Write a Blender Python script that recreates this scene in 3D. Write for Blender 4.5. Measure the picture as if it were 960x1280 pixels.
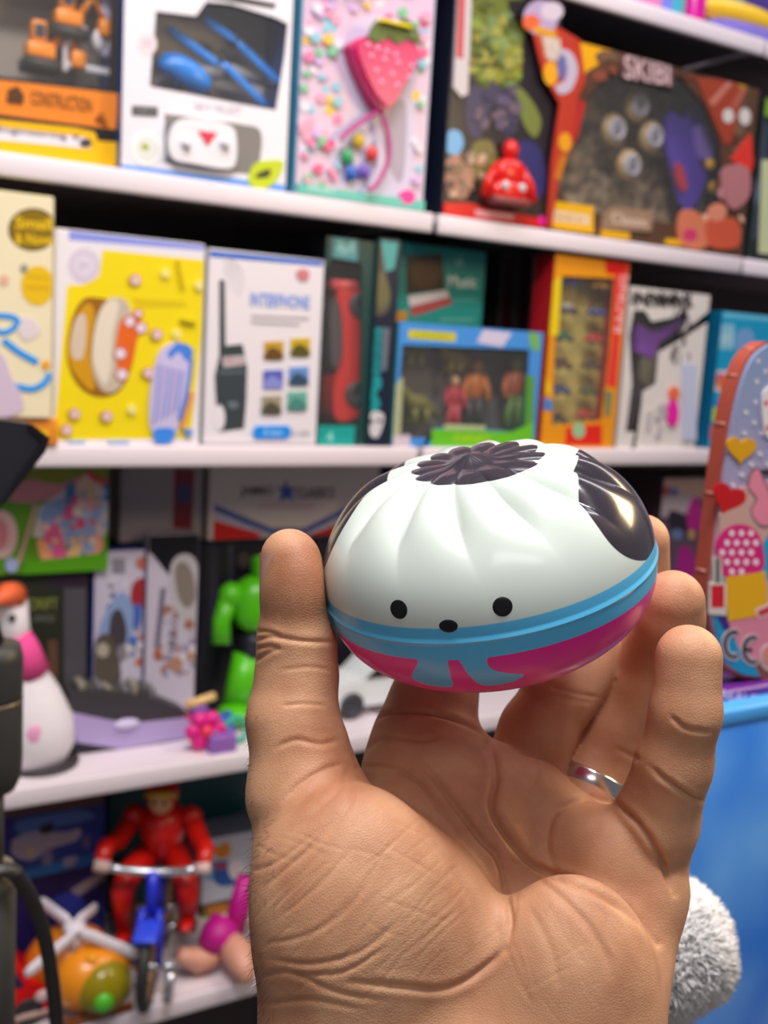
import bpy, bmesh, math, random
import numpy as np
from mathutils import Vector, Matrix

random.seed(7)
S = bpy.context.scene
COL = S.collection
for o in list(bpy.data.objects):
    bpy.data.objects.remove(o)

# ------------------------------------------------------------------ camera
# world axes: X runs along the shelf fronts, Y goes into the shelves, Z is up
FPX, CX, CY = 1300.0, 480.0, 640.0
CAM = np.array([0.0, -1.32, 1.5])
_s = np.array([2188.0, -67.0, FPX]); _s /= np.linalg.norm(_s)
_v = np.array([(67 * 8535.0 - FPX * FPX) / 2188, 8535.0, FPX]); _v /= np.linalg.norm(_v)
_n = np.cross(_s, _v); _n /= np.linalg.norm(_n)
_v = np.cross(_n, _s)
C2W = np.array([_s, _n, -_v])            # camera (x right, y down, z forward) -> world
cam_d = bpy.data.cameras.new('camera')
cam = bpy.data.objects.new('camera', cam_d)
COL.objects.link(cam)
S.camera = cam
cm = Matrix.Identity(4)
for r in range(3):
    cm[r][0] = C2W[r][0]; cm[r][1] = -C2W[r][1]; cm[r][2] = -C2W[r][2]; cm[r][3] = CAM[r]
cam.matrix_world = cm
cam_d.sensor_fit = 'VERTICAL'
cam_d.sensor_height = 36.0
cam_d.lens = FPX / 1280.0 * 36.0
cam_d.clip_start = 0.02
cam_d.dof.use_dof = True
cam_d.dof.focus_distance = 0.248
cam_d.dof.aperture_fstop = 17.0

# ------------------------------------------------------------------ light
S.view_settings.view_transform = 'Standard'
S.view_settings.look = 'None'
S.view_settings.exposure = 0.0
S.view_settings.gamma = 1.0
S.view_settings.use_curve_mapping = False
world = bpy.data.worlds.new('world'); S.world = world
world.use_nodes = True
world.node_tree.nodes['Background'].inputs[0].default_value = (0.95, 0.93, 1.0, 1)
world.node_tree.nodes['Background'].inputs[1].default_value = 0.16


def area(name, loc, target, sx, sy, power, color):
    d = bpy.data.lights.new(name, 'AREA')
    d.shape = 'RECTANGLE'; d.size = sx; d.size_y = sy
    d.energy = power; d.color = color
    o = bpy.data.objects.new(name, d); COL.objects.link(o)
    o.location = loc
    o.rotation_euler = (Vector(target) - Vector(loc)).to_track_quat('-Z', 'Y').to_euler()
    return o


area('ceiling_light_panel', (0.08, -1.36, 2.92), (0.15, -1.15, 1.2), 0.8, 0.3, 32, (1.0, 0.96, 0.94))
area('ceiling_light_panel', (1.0, -0.62, 2.95), (1.0, 0.2, 1.2), 2.8, 0.25, 21, (1.0, 0.94, 0.97))
area('ceiling_light_panel', (-0.5, -2.6, 2.9), (0.2, -0.9, 1.4), 1.4, 0.5, 9, (1.0, 0.95, 0.95))
area('ceiling_light_panel', (1.35, -1.05, 2.05), (0.2, -1.1, 1.45), 0.45, 0.3, 9, (1.0, 0.74, 0.42))


# ------------------------------------------------------------------ helpers


def ray(px, py):
    return C2W @ np.array([(px - CX) / FPX, (py - CY) / FPX, 1.0])


def at(px, py, Y=0.0):
    """point of the vertical plane Y seen at a pixel"""
    r = ray(px, py)
    t = (Y - CAM[1]) / r[1]
    return CAM + t * r


def at_z(px, py, z):
    r = ray(px, py)
    t = (z - CAM[2]) / r[2]
    return CAM + t * r


def at_d(px, py, d):
    return CAM + d * ray(px, py)


def lin(c):
    if isinstance(c, str):
        c = [int(c[i:i + 2], 16) / 255 for i in (0, 2, 4)]
        c = [x / 12.92 if x <= 0.04045 else ((x + 0.055) / 1.055) ** 2.4 for x in c]
    return (c[0], c[1], c[2], 1.0)


MATS = {}


def mat(color, rough=0.45, metal=0.0, coat=0.0, spec=0.5, trans=0.0, alpha=1.0, noise=0.0, sss=0.0):
    key = (str(color), rough, metal, coat, spec, trans, alpha, noise, sss)
    if key in MATS:
        return MATS[key]
    m = bpy.data.materials.new('material'); m.use_nodes = True
    b = m.node_tree.nodes['Principled BSDF']
    b.inputs['Base Color'].default_value = lin(color)
    b.inputs['Roughness'].default_value = rough
    b.inputs['Metallic'].default_value = metal
    b.inputs['Coat Weight'].default_value = coat
    b.inputs['Specular IOR Level'].default_value = spec
    b.inputs['Transmission Weight'].default_value = trans
    b.inputs['Alpha'].default_value = alpha
    if sss:
        b.inputs['Subsurface Weight'].default_value = sss
        b.inputs['Subsurface Radius'].default_value = (0.006, 0.003, 0.002)
        b.inputs['Subsurface Scale'].default_value = 1.0
    if noise:
        nt = m.node_tree
        tc = nt.nodes.new('ShaderNodeTexCoord')
        nz = nt.nodes.new('ShaderNodeTexNoise'); nz.inputs['Scale'].default_value = 60
        nz.inputs['Detail'].default_value = 4
        bp = nt.nodes.new('ShaderNodeBump'); bp.inputs['Strength'].default_value = noise
        bp.inputs['Distance'].default_value = 0.002
        nt.links.new(tc.outputs['Object'], nz.inputs['Vector'])
        nt.links.new(nz.outputs['Fac'], bp.inputs['Height'])
        nt.links.new(bp.outputs['Normal'], b.inputs['Normal'])
    MATS[key] = m
    return m


def mottled(c1, c2, scale=60, rough=0.5):
    m = bpy.data.materials.new('material'); m.use_nodes = True
    nt = m.node_tree; b = nt.nodes['Principled BSDF']
    tc = nt.nodes.new('ShaderNodeTexCoord'); nz = nt.nodes.new('ShaderNodeTexNoise'); nz.inputs['Scale'].default_value = scale; nz.inputs['Detail'].default_value = 5
    rp = nt.nodes.new('ShaderNodeValToRGB'); rp.color_ramp.elements[0].position = .36; rp.color_ramp.elements[0].color = lin(c1)
    rp.color_ramp.elements[1].position = .64; rp.color_ramp.elements[1].color = lin(c2)
    nt.links.new(tc.outputs['Object'], nz.inputs['Vector']); nt.links.new(nz.outputs['Fac'], rp.inputs['Fac'])
    nt.links.new(rp.outputs[0], b.inputs['Base Color']); b.inputs['Roughness'].default_value = rough
    return m


def clear(tint='FFFFFF', alpha=0.12, rough=0.08):
    return mat(tint, rough=rough, alpha=alpha, spec=0.6)


def tag(o, label=None, cat=None, group=None, kind=None):
    if label: o['label'] = label
    if cat: o['category'] = cat
    if group: o['group'] = group
    if kind: o['kind'] = kind
    return o


def empty(name, loc, label=None, cat=None, group=None, rz=0.0):
    o = bpy.data.objects.new(name, None); COL.objects.link(o)
    o.empty_display_size = 0.02
    o.location = [float(x) for x in loc]; o.rotation_euler = (0, 0, rz)
    tag(o, label, cat, group)
    return o


class MB:
    """collects geometry for ONE mesh object"""

    def __init__(self):
        self.v = []; self.f = []; self.fm = []; self.mats = []; self.sm = []

    def mi(self, m):
        if m not in self.mats: self.mats.append(m)
        return self.mats.index(m)

    def add(self, verts, faces, m, smooth=False):
        k = len(self.v); i = self.mi(m)
        self.v.extend([tuple(float(c) for c in p) for p in verts])
        for f in faces:
            self.f.append(tuple(q + k for q in f)); self.fm.append(i); self.sm.append(smooth)
        return self

    def bm(self, bm, m, smooth=False, M=None):
        bm.verts.index_update()
        vs = [(M @ v.co if M else v.co) for v in bm.verts]
        fs = [[v.index for v in f.verts] for f in bm.faces]
        bm.free()
        return self.add(vs, fs, m, smooth)

    def box(self, x0, y0, z0, x1, y1, z1, m, bev=0.0, M=None, seg=2):
        bm = bmesh.new()
        bmesh.ops.create_cube(bm, size=1)
        for v in bm.verts:
            v.co = Vector(((x0 + x1) / 2 + v.co.x * (x1 - x0), (y0 + y1) / 2 + v.co.y * (y1 - y0),
                           (z0 + z1) / 2 + v.co.z * (z1 - z0)))
        if bev:
            bmesh.ops.bevel(bm, geom=bm.edges[:], offset=bev, segments=seg, profile=0.5, affect='EDGES')
        bmesh.ops.recalc_face_normals(bm, faces=bm.faces[:])
        return self.bm(bm, m, bev > 0 and seg > 1, M)

    def ell(self, c, r, m, seg=20, M=None, p=2.0):
        vs = []; fs = []; n = seg; k = max(6, seg // 2)
        for i in range(k + 1):
            t = math.pi * i / k
            for j in range(n):
                a = 2 * math.pi * j / n
                d = np.array([math.sin(t) * math.cos(a), math.sin(t) * math.sin(a), math.cos(t)])
                if p != 2.0:
                    d = d / (np.sum(np.abs(d) ** p) ** (1 / p))
                q = Vector((d[0] * r[0], d[1] * r[1], d[2] * r[2]))
                if M: q = M @ q
                vs.append(Vector(c) + q)
        for i in range(k):
            for j in range(n):
                fs.append((i * n + j, (i + 1) * n + j, (i + 1) * n + (j + 1) % n, i * n + (j + 1) % n))
        return self.add(vs, fs, m, True)

    def tube(self, pts, r, m, seg=12, cap=True, flat=1.0):
        """r: number or list of radii along pts; parallel-transported rings"""
        P = [Vector([float(c) for c in p]) for p in pts]
        R = r if isinstance(r, (list, tuple)) else [r] * len(P)
        T = []
        for i in range(len(P)):
            a = P[max(0, i - 1)]; b = P[min(len(P) - 1, i + 1)]
            T.append((b - a).normalized())
        up = Vector((0, 0, 1)) if abs(T[0].z) < 0.9 else Vector((1, 0, 0))
        n = (up - T[0] * up.dot(T[0])).normalized()
        vs = []; fs = []
        for i in range(len(P)):
            n = (n - T[i] * n.dot(T[i])).normalized()
            b = T[i].cross(n)
            for j in range(seg):
                a = 2 * math.pi * j / seg
                vs.append(P[i] + (n * math.cos(a) + b * math.sin(a) * flat) * R[i])
        for i in range(len(P) - 1):
            for j in range(seg):
                fs.append((i * seg + j, i * seg + (j + 1) % seg, (i + 1) * seg + (j + 1) % seg, (i + 1) * seg + j))
        if cap:
            fs.append(tuple(range(seg - 1, -1, -1)))
            fs.append(tuple(range((len(P) - 1) * seg, len(P) * seg)))
        return self.add(vs, fs, m, True)

    def lathe(self, prof, m, seg=28, M=None, smooth=True):
        """prof: list of (r, z) from bottom to top"""
        vs = []; fs = []
        for r, z in prof:
            for j in range(seg):
                a = 2 * math.pi * j / seg
                q = Vector((r * math.cos(a), r * math.sin(a), z))
                vs.append(M @ q if M else q)
        for i in range(len(prof) - 1):
            for j in range(seg):
                fs.append((i * seg + j, i * seg + (j + 1) % seg, (i + 1) * seg + (j + 1) % seg, (i + 1) * seg + j))
        fs.append(tuple(range(seg - 1, -1, -1)))
        fs.append(tuple(range((len(prof) - 1) * seg, len(prof) * seg)))
        return self.add(vs, fs, m, smooth)

    def prism(self, pts, y0, y1, m, M=None, smooth=False):
        """outline in (x, z) extruded from y0 (front) to y1 (back)"""
        n = len(pts)
        vs = [Vector((p[0], y0, p[1])) for p in pts] + [Vector((p[0], y1, p[1])) for p in pts]
        if M: vs = [M @ q for q in vs]
        ar = sum(pts[i][0] * pts[(i + 1) % n][1] - pts[(i + 1) % n][0] * pts[i][1] for i in range(n))
        fr = list(range(n)); bk = list(range(2 * n - 1, n - 1, -1))
        sd = [(i, i + n, (i + 1) % n + n, (i + 1) % n) for i in range(n)]
        fs = [tuple(fr), tuple(bk)] + sd
        if ar < 0: fs = [tuple(reversed(q)) for q in fs]
        return self.add(vs, fs, m, smooth)

    def build(self, name, parent=None, loc=None, mats=None):
        me = bpy.data.meshes.new(name)
        me.from_pydata(self.v, [], self.f)
        for m in self.mats: me.materials.append(m)
        me.polygons.foreach_set('material_index', self.fm)
        me.polygons.foreach_set('use_smooth', self.sm)
        me.update()
        o = bpy.data.objects.new(name, me); COL.objects.link(o)
        if parent is not None: o.parent = parent
        if loc is not None: o.location = [float(c) for c in loc]
        return o


def smooth_angle(o, deg=40):
    me = o.data
    try:
        me.set_sharp_from_angle(angle=math.radians(deg))
    except Exception:
        pass
    return o


def arc_pts(cx, cy, rx, ry, n=24, a0=0.0, a1=360.0, rot=0.0):
    out = []
    full = abs(a1 - a0) >= 360
    k = n if full else n + 1
    c, s = math.cos(math.radians(rot)), math.sin(math.radians(rot))
    for i in range(k):
        a = math.radians(a0 + (a1 - a0) * i / n)
        x, y = rx * math.cos(a), ry * math.sin(a)
        out.append((cx + x * c - y * s, cy + x * s + y * c))
    return out


def catmull(pts, n=6, closed=False):
    P = [np.array(p, float) for p in pts]; out = []
    N = len(P)
    rng = range(N) if closed else range(N - 1)
    for i in rng:
        p0 = P[(i - 1) % N] if closed or i > 0 else P[i]
        p1 = P[i]; p2 = P[(i + 1) % N]
        p3 = P[(i + 2) % N] if closed or i + 2 < N else p2
        for k in range(n):
            t = k / n
            out.append(0.5 * ((2 * p1) + (-p0 + p2) * t + (2 * p0 - 5 * p1 + 4 * p2 - p3) * t * t
                              + (-p0 + 3 * p1 - 3 * p2 + p3) * t ** 3))
    if not closed: out.append(P[-1])
    return out


def text_mesh(s, size=1.0, bold=0.0, shear=0.0):
    """flat letter outlines: verts (x, y) and faces, width"""
    cu = bpy.data.curves.new('lettering', 'FONT')
    cu.body = s; cu.size = size; cu.align_x = 'CENTER'; cu.align_y = 'CENTER'
    cu.offset = bold; cu.shear = shear; cu.resolution_u = 3
    ob = bpy.data.objects.new('lettering', cu)
    me = ob.to_mesh()
    vs = [tuple(v.co) for v in me.vertices]; fs = [tuple(p.vertices) for p in me.polygons]
    ob.to_mesh_clear()
    bpy.data.objects.remove(ob); bpy.data.curves.remove(cu)
    return vs, fs

# ================================================================== the hand and the squeezy bun
# both are modelled in millimetres in a frame 260 mm in front of the lens:
# x to the right, y up, z towards the viewer
REF = 260.0
HM = Matrix.Translation(Vector(CAM + C2W @ np.array([0, 0, REF / 1000.0])))
HR = Matrix.Identity(4)
for r in range(3):
    HR[r][0] = C2W[r][0]; HR[r][1] = -C2W[r][1]; HR[r][2] = -C2W[r][2]
HAND_M = HM @ HR @ Matrix.Scale(0.001, 4)


def L(px, py, z=0.0):
    k = (REF - z) / FPX
    return np.array([(px - CX) * k, -(py - CY) * k, z])


# ---- bun shape: a squashed superellipsoid with swirling pleats
BC = L(609.5, 708, -14)
BE, BRL = math.radians(18.0), math.radians(11.3)
B_UP = np.array([-math.sin(BRL) * math.cos(BE), math.cos(BRL) * math.cos(BE), math.sin(BE)])
B_RT = np.array([math.cos(BRL), math.sin(BRL), 0.0])
B_FR = np.cross(B_RT, B_UP)                      # towards the viewer, slightly down
BR, BH, BL = 43.4, 30.2, 25.9                    # radius, height above and below the seam
FACE = math.radians(-17.0)
NPL = 13


def bun_local(p):
    d = p - BC
    return d @ B_RT, d @ B_FR, d @ B_UP


def bun_sdf(X, Y, Z):
    dx, dy, dz = X - BC[0], Y - BC[1], Z - BC[2]
    a = dx * B_RT[0] + dy * B_RT[1] + dz * B_RT[2]
    b = dx * B_FR[0] + dy * B_FR[1] + dz * B_FR[2]
    c = dx * B_UP[0] + dy * B_UP[1] + dz * B_UP[2]
    r = np.sqrt(a * a + b * b) / BR
    h = np.where(c > 0, c / BH, -c / BL)
    n = 2.35
    g = (r ** n + np.abs(h) ** n) ** (1 / n)
    return (g - 1) * 0.5 * (BR + np.where(c > 0, BH, BL)) * 0.9


def bun_point(th, q, off=0.0):
    """th azimuth (0 = towards viewer, + to the right); q in [-1, 1]: 1 apex, 0 seam, -1 bottom"""
    n = 2.35
    t = q * math.pi / 2
    ct, st = math.cos(t), math.sin(abs(t))
    r = BR * ct ** (2 / n); h = (BH if q >= 0 else -BL) * st ** (2 / n)
    if q > 0:
        pol = 1 - q                                  # 0 at the crown, 1 at the seam
        tw = 0.42 * (0.43 - pol)
        x = (th + tw) * NPL / (2 * math.pi) + 0.578
        fr = x - math.floor(x)
        w = 1 - (abs(2 * fr ** 0.9 - 1)) ** 2.0         # lobes with a narrow groove between them
        amp = 3.5 * math.exp(-((pol - 0.40) / 0.19) ** 2) + 0.3 * math.exp(-((pol - 0.16) / 0.09) ** 2)
        if pol < 0.3:
            fr2 = (2 * x) % 1.0; w = w + 0.12 * (1 - abs(2 * fr2 - 1) ** 2) * min(1, (0.3 - pol) / 0.1)
        amp *= 0.35 + 0.65 * min(1.0, max(0.0, (pol - 0.1) / 0.22))
        k = amp * (w - 0.72)
        r += k * ct * 0.9 if pol > 0.1 else k * 0.3
        h += k * st * 0.9
        if pol < 0.07:
            h += 1.3 * (1 - pol / 0.07) ** 1.5              # the pinched tip
        if pol < 0.30:
            h -= 0.7 * math.exp(-((pol - 0.07) / 0.06) ** 2)
    if abs(q) < 0.011:
        r += 0.4 * (1 - abs(q) / 0.011)                # the moulding seam
    c, s = math.cos(th), math.sin(th)
    p = BC + B_RT * (r * s) + B_FR * (r * c) + B_UP * h
    if off:
        nn = (p - BC); nn = nn / np.linalg.norm(nn); p = p + nn * off
    return p


def poly_sd(px, py, poly):
    """signed distance (negative inside) of point arrays to a closed polygon"""
    d = np.full(px.shape, 1e9); inside = np.zeros(px.shape, bool)
    n = len(poly)
    for i in range(n):
        ax, ay = poly[i]; bx, by = poly[(i + 1) % n]
        ex, ey = bx - ax, by - ay
        t = np.clip(((px - ax) * ex + (py - ay) * ey) / (ex * ex + ey * ey), 0, 1)
        d = np.minimum(d, np.hypot(px - ax - t * ex, py - ay - t * ey))
        c = ((ay > py) != (by > py)) & (px < (bx - ax) * (py - ay) / (by - ay + 1e-12) + ax)
        inside ^= c
    return np.where(inside, -d, d)


def paint_material(base, layers, rough, bump=0.0, coat=0.0, sss=0.0):
    """plastic with printed patches: each layer is (attribute, colour, roughness)"""
    m = bpy.data.materials.new('material'); m.use_nodes = True
    nt = m.node_tree; b = nt.nodes['Principled BSDF']
    col = nt.nodes.new('ShaderNodeRGB'); col.outputs[0].default_value = lin(base)
    cur = col.outputs[0]
    rv = nt.nodes.new('ShaderNodeValue'); rv.outputs[0].default_value = rough; rcur = rv.outputs[0]
    for at_, c, rg in layers:
        a = nt.nodes.new('ShaderNodeAttribute'); a.attribute_name = at_
        t = nt.nodes.new('ShaderNodeMapRange'); t.inputs[1].default_value = 0.15; t.inputs[2].default_value = -0.15
        nt.links.new(a.outputs['Fac'], t.inputs[0])
        mx = nt.nodes.new('ShaderNodeMix'); mx.data_type = 'RGBA'
        nt.links.new(t.outputs[0], mx.inputs[0]); nt.links.new(cur, mx.inputs[6])
        mx.inputs[7].default_value = lin(c); cur = mx.outputs[2]
        mr = nt.nodes.new('ShaderNodeMix'); mr.data_type = 'FLOAT'
        nt.links.new(t.outputs[0], mr.inputs[0]); nt.links.new(rcur, mr.inputs[2]); mr.inputs[3].default_value = rg
        rcur = mr.outputs[0]
    nt.links.new(cur, b.inputs['Base Color']); nt.links.new(rcur, b.inputs['Roughness'])
    b.inputs['Coat Weight'].default_value = coat
    b.inputs['Coat Roughness'].default_value = 0.12
    if sss:
        b.inputs['Subsurface Weight'].default_value = sss
        b.inputs['Subsurface Radius'].default_value = (0.004, 0.004, 0.004)
        b.inputs['Subsurface Scale'].default_value = 1.0
    return m


BUN = empty('bun_squishy_toy', (HAND_M @ Vector(bun_point(0, -1))),
            'steamed bun squishy toy with dog face, blue band and pink base, in the hand', 'toy')
BUN_INV = Matrix.Translation(-(HAND_M @ Vector(bun_point(0, -1))))


def bun_mesh(name, q0, q1, nq, nt_, mat_fn, closed_top=True):
    qs = [q0 + (q1 - q0) * i / nq for i in range(nq + 1)]
    ths = [2 * math.pi * j / nt_ for j in range(nt_)]
    P = np.array([[bun_point(t, min(0.9995, max(-0.9995, q))) for t in ths] for q in qs])
    vs = [BUN_INV @ (HAND_M @ Vector(p)) for p in P.reshape(-1, 3)]
    fs = []
    for i in range(nq):
        for j in range(nt_):
            fs.append((i * nt_ + j, i * nt_ + (j + 1) % nt_, (i + 1) * nt_ + (j + 1) % nt_, (i + 1) * nt_ + j))
    mb = MB(); TH, Q = np.meshgrid(ths, qs)
    th = (np.degrees(TH) + 180) % 360 - 180
    pol = 1 - Q
    attrs, m = mat_fn(th, pol)
    if q1 > 0.9: fs.append(tuple(range(nq * nt_, (nq + 1) * nt_)))
    if q0 < -0.9: fs.append(tuple(range(nt_ - 1, -1, -1)))
    mb.add(vs, fs, m, True)
    o = mb.build(name, BUN)
    for k, a in attrs.items():
        at_ = o.data.attributes.new(k, 'FLOAT', 'POINT')
        at_.data.foreach_set('value', a.reshape(-1).astype(np.float32))
    return o


def wrapd(a):
    return (a + 180) % 360 - 180


def top_paint(th, pol):
    R = BR * np.sin(np.clip(pol, 0.02, 1) * math.pi / 2)

    def ear(c, pc, ha, hp):
        dx = np.abs(wrapd(th - c)) / ha; dy = np.abs(pol - pc) / hp
        g = (dx ** 2.4 + dy ** 2.4) ** (1 / 2.4)
        return (g - 1) * 20
    er = ear(76, 0.68, 38, 0.30); el = ear(-119, 0.63, 40, 0.33)
    tw = 0.42 * (0.43 - pol)
    x = (np.radians(th) + tw) * NPL / (2 * math.pi) + 0.578
    w = 1 - np.abs(2 * (x - np.floor(x)) ** 0.9 - 1) ** 2.0
    cr = (pol - (0.185 + 0.03 * w + 0.035 * np.cos(np.radians(th - 50)))) * 60
    dark = np.minimum(np.minimum(er, el), cr)
    blue = (0.947 - pol) * 60
    m = paint_material('D8E3DB', [('dark_patch', '35303A', 0.2), ('blue_band', '5AC2F4', 0.32)], 0.24, coat=0.35, sss=0.12)
    return {'dark_patch': dark, 'blue_band': blue}, m


def base_paint(th, pol):
    blue = (pol - 1.082) * 60
    X = np.clip(wrapd(th + 19.5), -60, 60) * 0.62; Y = (pol - 1) * 62
    k = lambda pts: [((a + 19.5) * 0.62, (p - 1) * 62) for a, p in pts]
    t1 = poly_sd(X, Y, [tuple(q) for q in catmull(k([(-32.5, 1.05), (-32.5, 1.1), (-35, 1.16), (-38, 1.23), (-37, 1.29), (-31, 1.325), (-24.5, 1.315), (-23, 1.2), (-22.5, 1.1), (-22.5, 1.05)]), 3, True)])
    t2 = poly_sd(X, Y, [tuple(q) for q in catmull(k([(-18.5, 1.05), (-18, 1.12), (-16.5, 1.22), (-14, 1.31), (-9, 1.33), (-3, 1.31), (0.5, 1.26), (-4, 1.22), (-9, 1.17), (-10.5, 1.11), (-10, 1.05)]), 3, True)])
    m = paint_material('FA189A', [('blue_paint', '5AC2F4', 0.32)], 0.3, coat=0.3, sss=0.05)
    return {'blue_paint': np.minimum(blue, np.minimum(t1, t2))}, m


top = bun_mesh('pleated_top', 0.0, 1.0, 250, 468, top_paint)
base = bun_mesh('rounded_base', -1.0, 0.0, 190, 360, base_paint)
base['label'] = 'pink lower half with blue scarf tails'


def bun_spot(name, thd, pol, rx, ry):
    """a raised painted spot following the bun surface"""
    th0 = math.radians(thd); q0 = 1 - pol
    vs = []; fs = []; n = 32; k = 5
    p0 = bun_point(th0, q0); e1 = (bun_point(th0 + .01, q0) - bun_point(th0 - .01, q0)); s1 = np.linalg.norm(e1) / .02
    e2 = (bun_point(th0, q0 + .01) - bun_point(th0, q0 - .01)); s2 = np.linalg.norm(e2) / .02
    vs.append(bun_point(th0, q0, 0.16))
    for i in range(1, k + 1):
        for j in range(n):
            a = 2 * math.pi * j / n; t = i / k
            vs.append(bun_point(th0 + rx * t * math.cos(a) / s1, q0 + ry * t * math.sin(a) / s2, 0.16 if i < k else 0.0))
    for j in range(n): fs.append((0, 1 + j, 1 + (j + 1) % n))
    for i in range(k - 1):
        for j in range(n):
            fs.append((1 + i * n + j, 1 + (i + 1) * n + j, 1 + (i + 1) * n + (j + 1) % n, 1 + i * n + (j + 1) % n))
    mb = MB(); mb.add([BUN_INV @ (HAND_M @ Vector(p)) for p in vs], fs, mat('0B0A12', 0.35), True)
    return mb.build(name, BUN)


bun_spot('eye', -36.0, 0.868, 2.35, 2.25)
bun_spot('eye', -3.0, 0.882, 2.25, 2.25)
bun_spot('nose', -20.0, 0.938, 2.2, 1.55)

# ---- the hand: a smooth solid grown around the bones, then skin folds pressed into it


class Field:
    def __init__(self, lo, hi, h):
        self.lo = np.array(lo, np.float32); self.h = h
        n = [int((b - a) / h) + 1 for a, b in zip(lo, hi)]
        ax = [np.float32(lo[i]) + np.arange(n[i], dtype=np.float32) * np.float32(h) for i in range(3)]
        self.X, self.Y, self.Z = np.meshgrid(*ax, indexing='ij', sparse=True)
        self.shape = tuple(n)

    def cone(self, a, b, ra, rb):
        a = np.array(a, np.float32); b = np.array(b, np.float32); ab = b - a
        px, py, pz = self.X - a[0], self.Y - a[1], self.Z - a[2]
        t = np.clip((px * ab[0] + py * ab[1] + pz * ab[2]) / np.float32(ab @ ab), 0, 1)
        dx = px - t * ab[0]; dy = py - t * ab[1]; dz = pz - t * ab[2]
        return np.sqrt(dx * dx + dy * dy + dz * dz) - (ra + (rb - ra) * t).astype(np.float32)

    def ell(self, c, r, axes=None):
        px, py, pz = self.X - np.float32(c[0]), self.Y - np.float32(c[1]), self.Z - np.float32(c[2])
        A = np.eye(3) if axes is None else np.array(axes)
        k0 = 0; k1 = 0
        for i in range(3):
            q = px * np.float32(A[i][0]) + py * np.float32(A[i][1]) + pz * np.float32(A[i][2])
            k0 = k0 + (q / r[i]) ** 2; k1 = k1 + (q / (r[i] * r[i])) ** 2
        k0 = np.sqrt(k0); k1 = np.sqrt(k1) + 1e-6
        return (k0 * (k0 - 1) / k1).astype(np.float32)


def smin(a, b, k):
    h = np.maximum(k - np.abs(a - b), 0) / k
    return np.minimum(a, b) - h * h * k * 0.25


def smax(a, b, k):
    return -smin(-a, -b, k)


def surface_nets(F, lo, h):
    nx, ny, nz = F.shape
    s = F < 0
    cs = [s[i:nx - 1 + i, j:ny - 1 + j, k:nz - 1 + k] for i in (0, 1) for j in (0, 1) for k in (0, 1)]
    anyi = cs[0].copy(); alli = cs[0].copy()
    for c in cs[1:]: anyi |= c; alli &= c
    act = anyi & ~alli
    I = np.argwhere(act); idx = np.full(act.shape, -1, np.int64); idx[act] = np.arange(len(I))
    acc = np.zeros((len(I), 3)); cnt = np.zeros(len(I))
    cor = [(i, j, k) for i in (0, 1) for j in (0, 1) for k in (0, 1)]
    val = {c: F[I[:, 0] + c[0], I[:, 1] + c[1], I[:, 2] + c[2]] for c in cor}
    for a in cor:
        for ax in range(3):
            if a[ax]: continue
            b = list(a); b[ax] = 1; b = tuple(b)
            fa, fb = val[a], val[b]; m = (fa < 0) != (fb < 0)
            t = fa[m] / (fa[m] - fb[m])
            p = np.tile(np.array(a, float), (m.sum(), 1)); p[:, ax] += t
            acc[m] += p; cnt[m] += 1
    V = np.array(lo) + h * (I + acc / cnt[:, None])
    quads = []
    for ax in range(3):
        o1, o2 = [(1, 2), (2, 0), (0, 1)][ax]
        sl = [slice(None)] * 3; sl2 = [slice(None)] * 3
        sl[ax] = slice(0, -1); sl2[ax] = slice(1, None)
        d = s[tuple(sl)] != s[tuple(sl2)]
        E = np.argwhere(d)
        E = E[(E[:, o1] > 0) & (E[:, o2] > 0) & (E[:, o1] < F.shape[o1] - 1) & (E[:, o2] < F.shape[o2] - 1)]
        neg = s[E[:, 0], E[:, 1], E[:, 2]]

        def cell(d1, d2):
            c = E.copy(); c[:, o1] -= d1; c[:, o2] -= d2
            return idx[c[:, 0], c[:, 1], c[:, 2]]
        q = np.stack([cell(1, 1), cell(0, 1), cell(0, 0), cell(1, 0)], 1)
        q[~neg] = q[~neg][:, ::-1]
        quads.append(q)
    return V, np.concatenate(quads)


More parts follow.
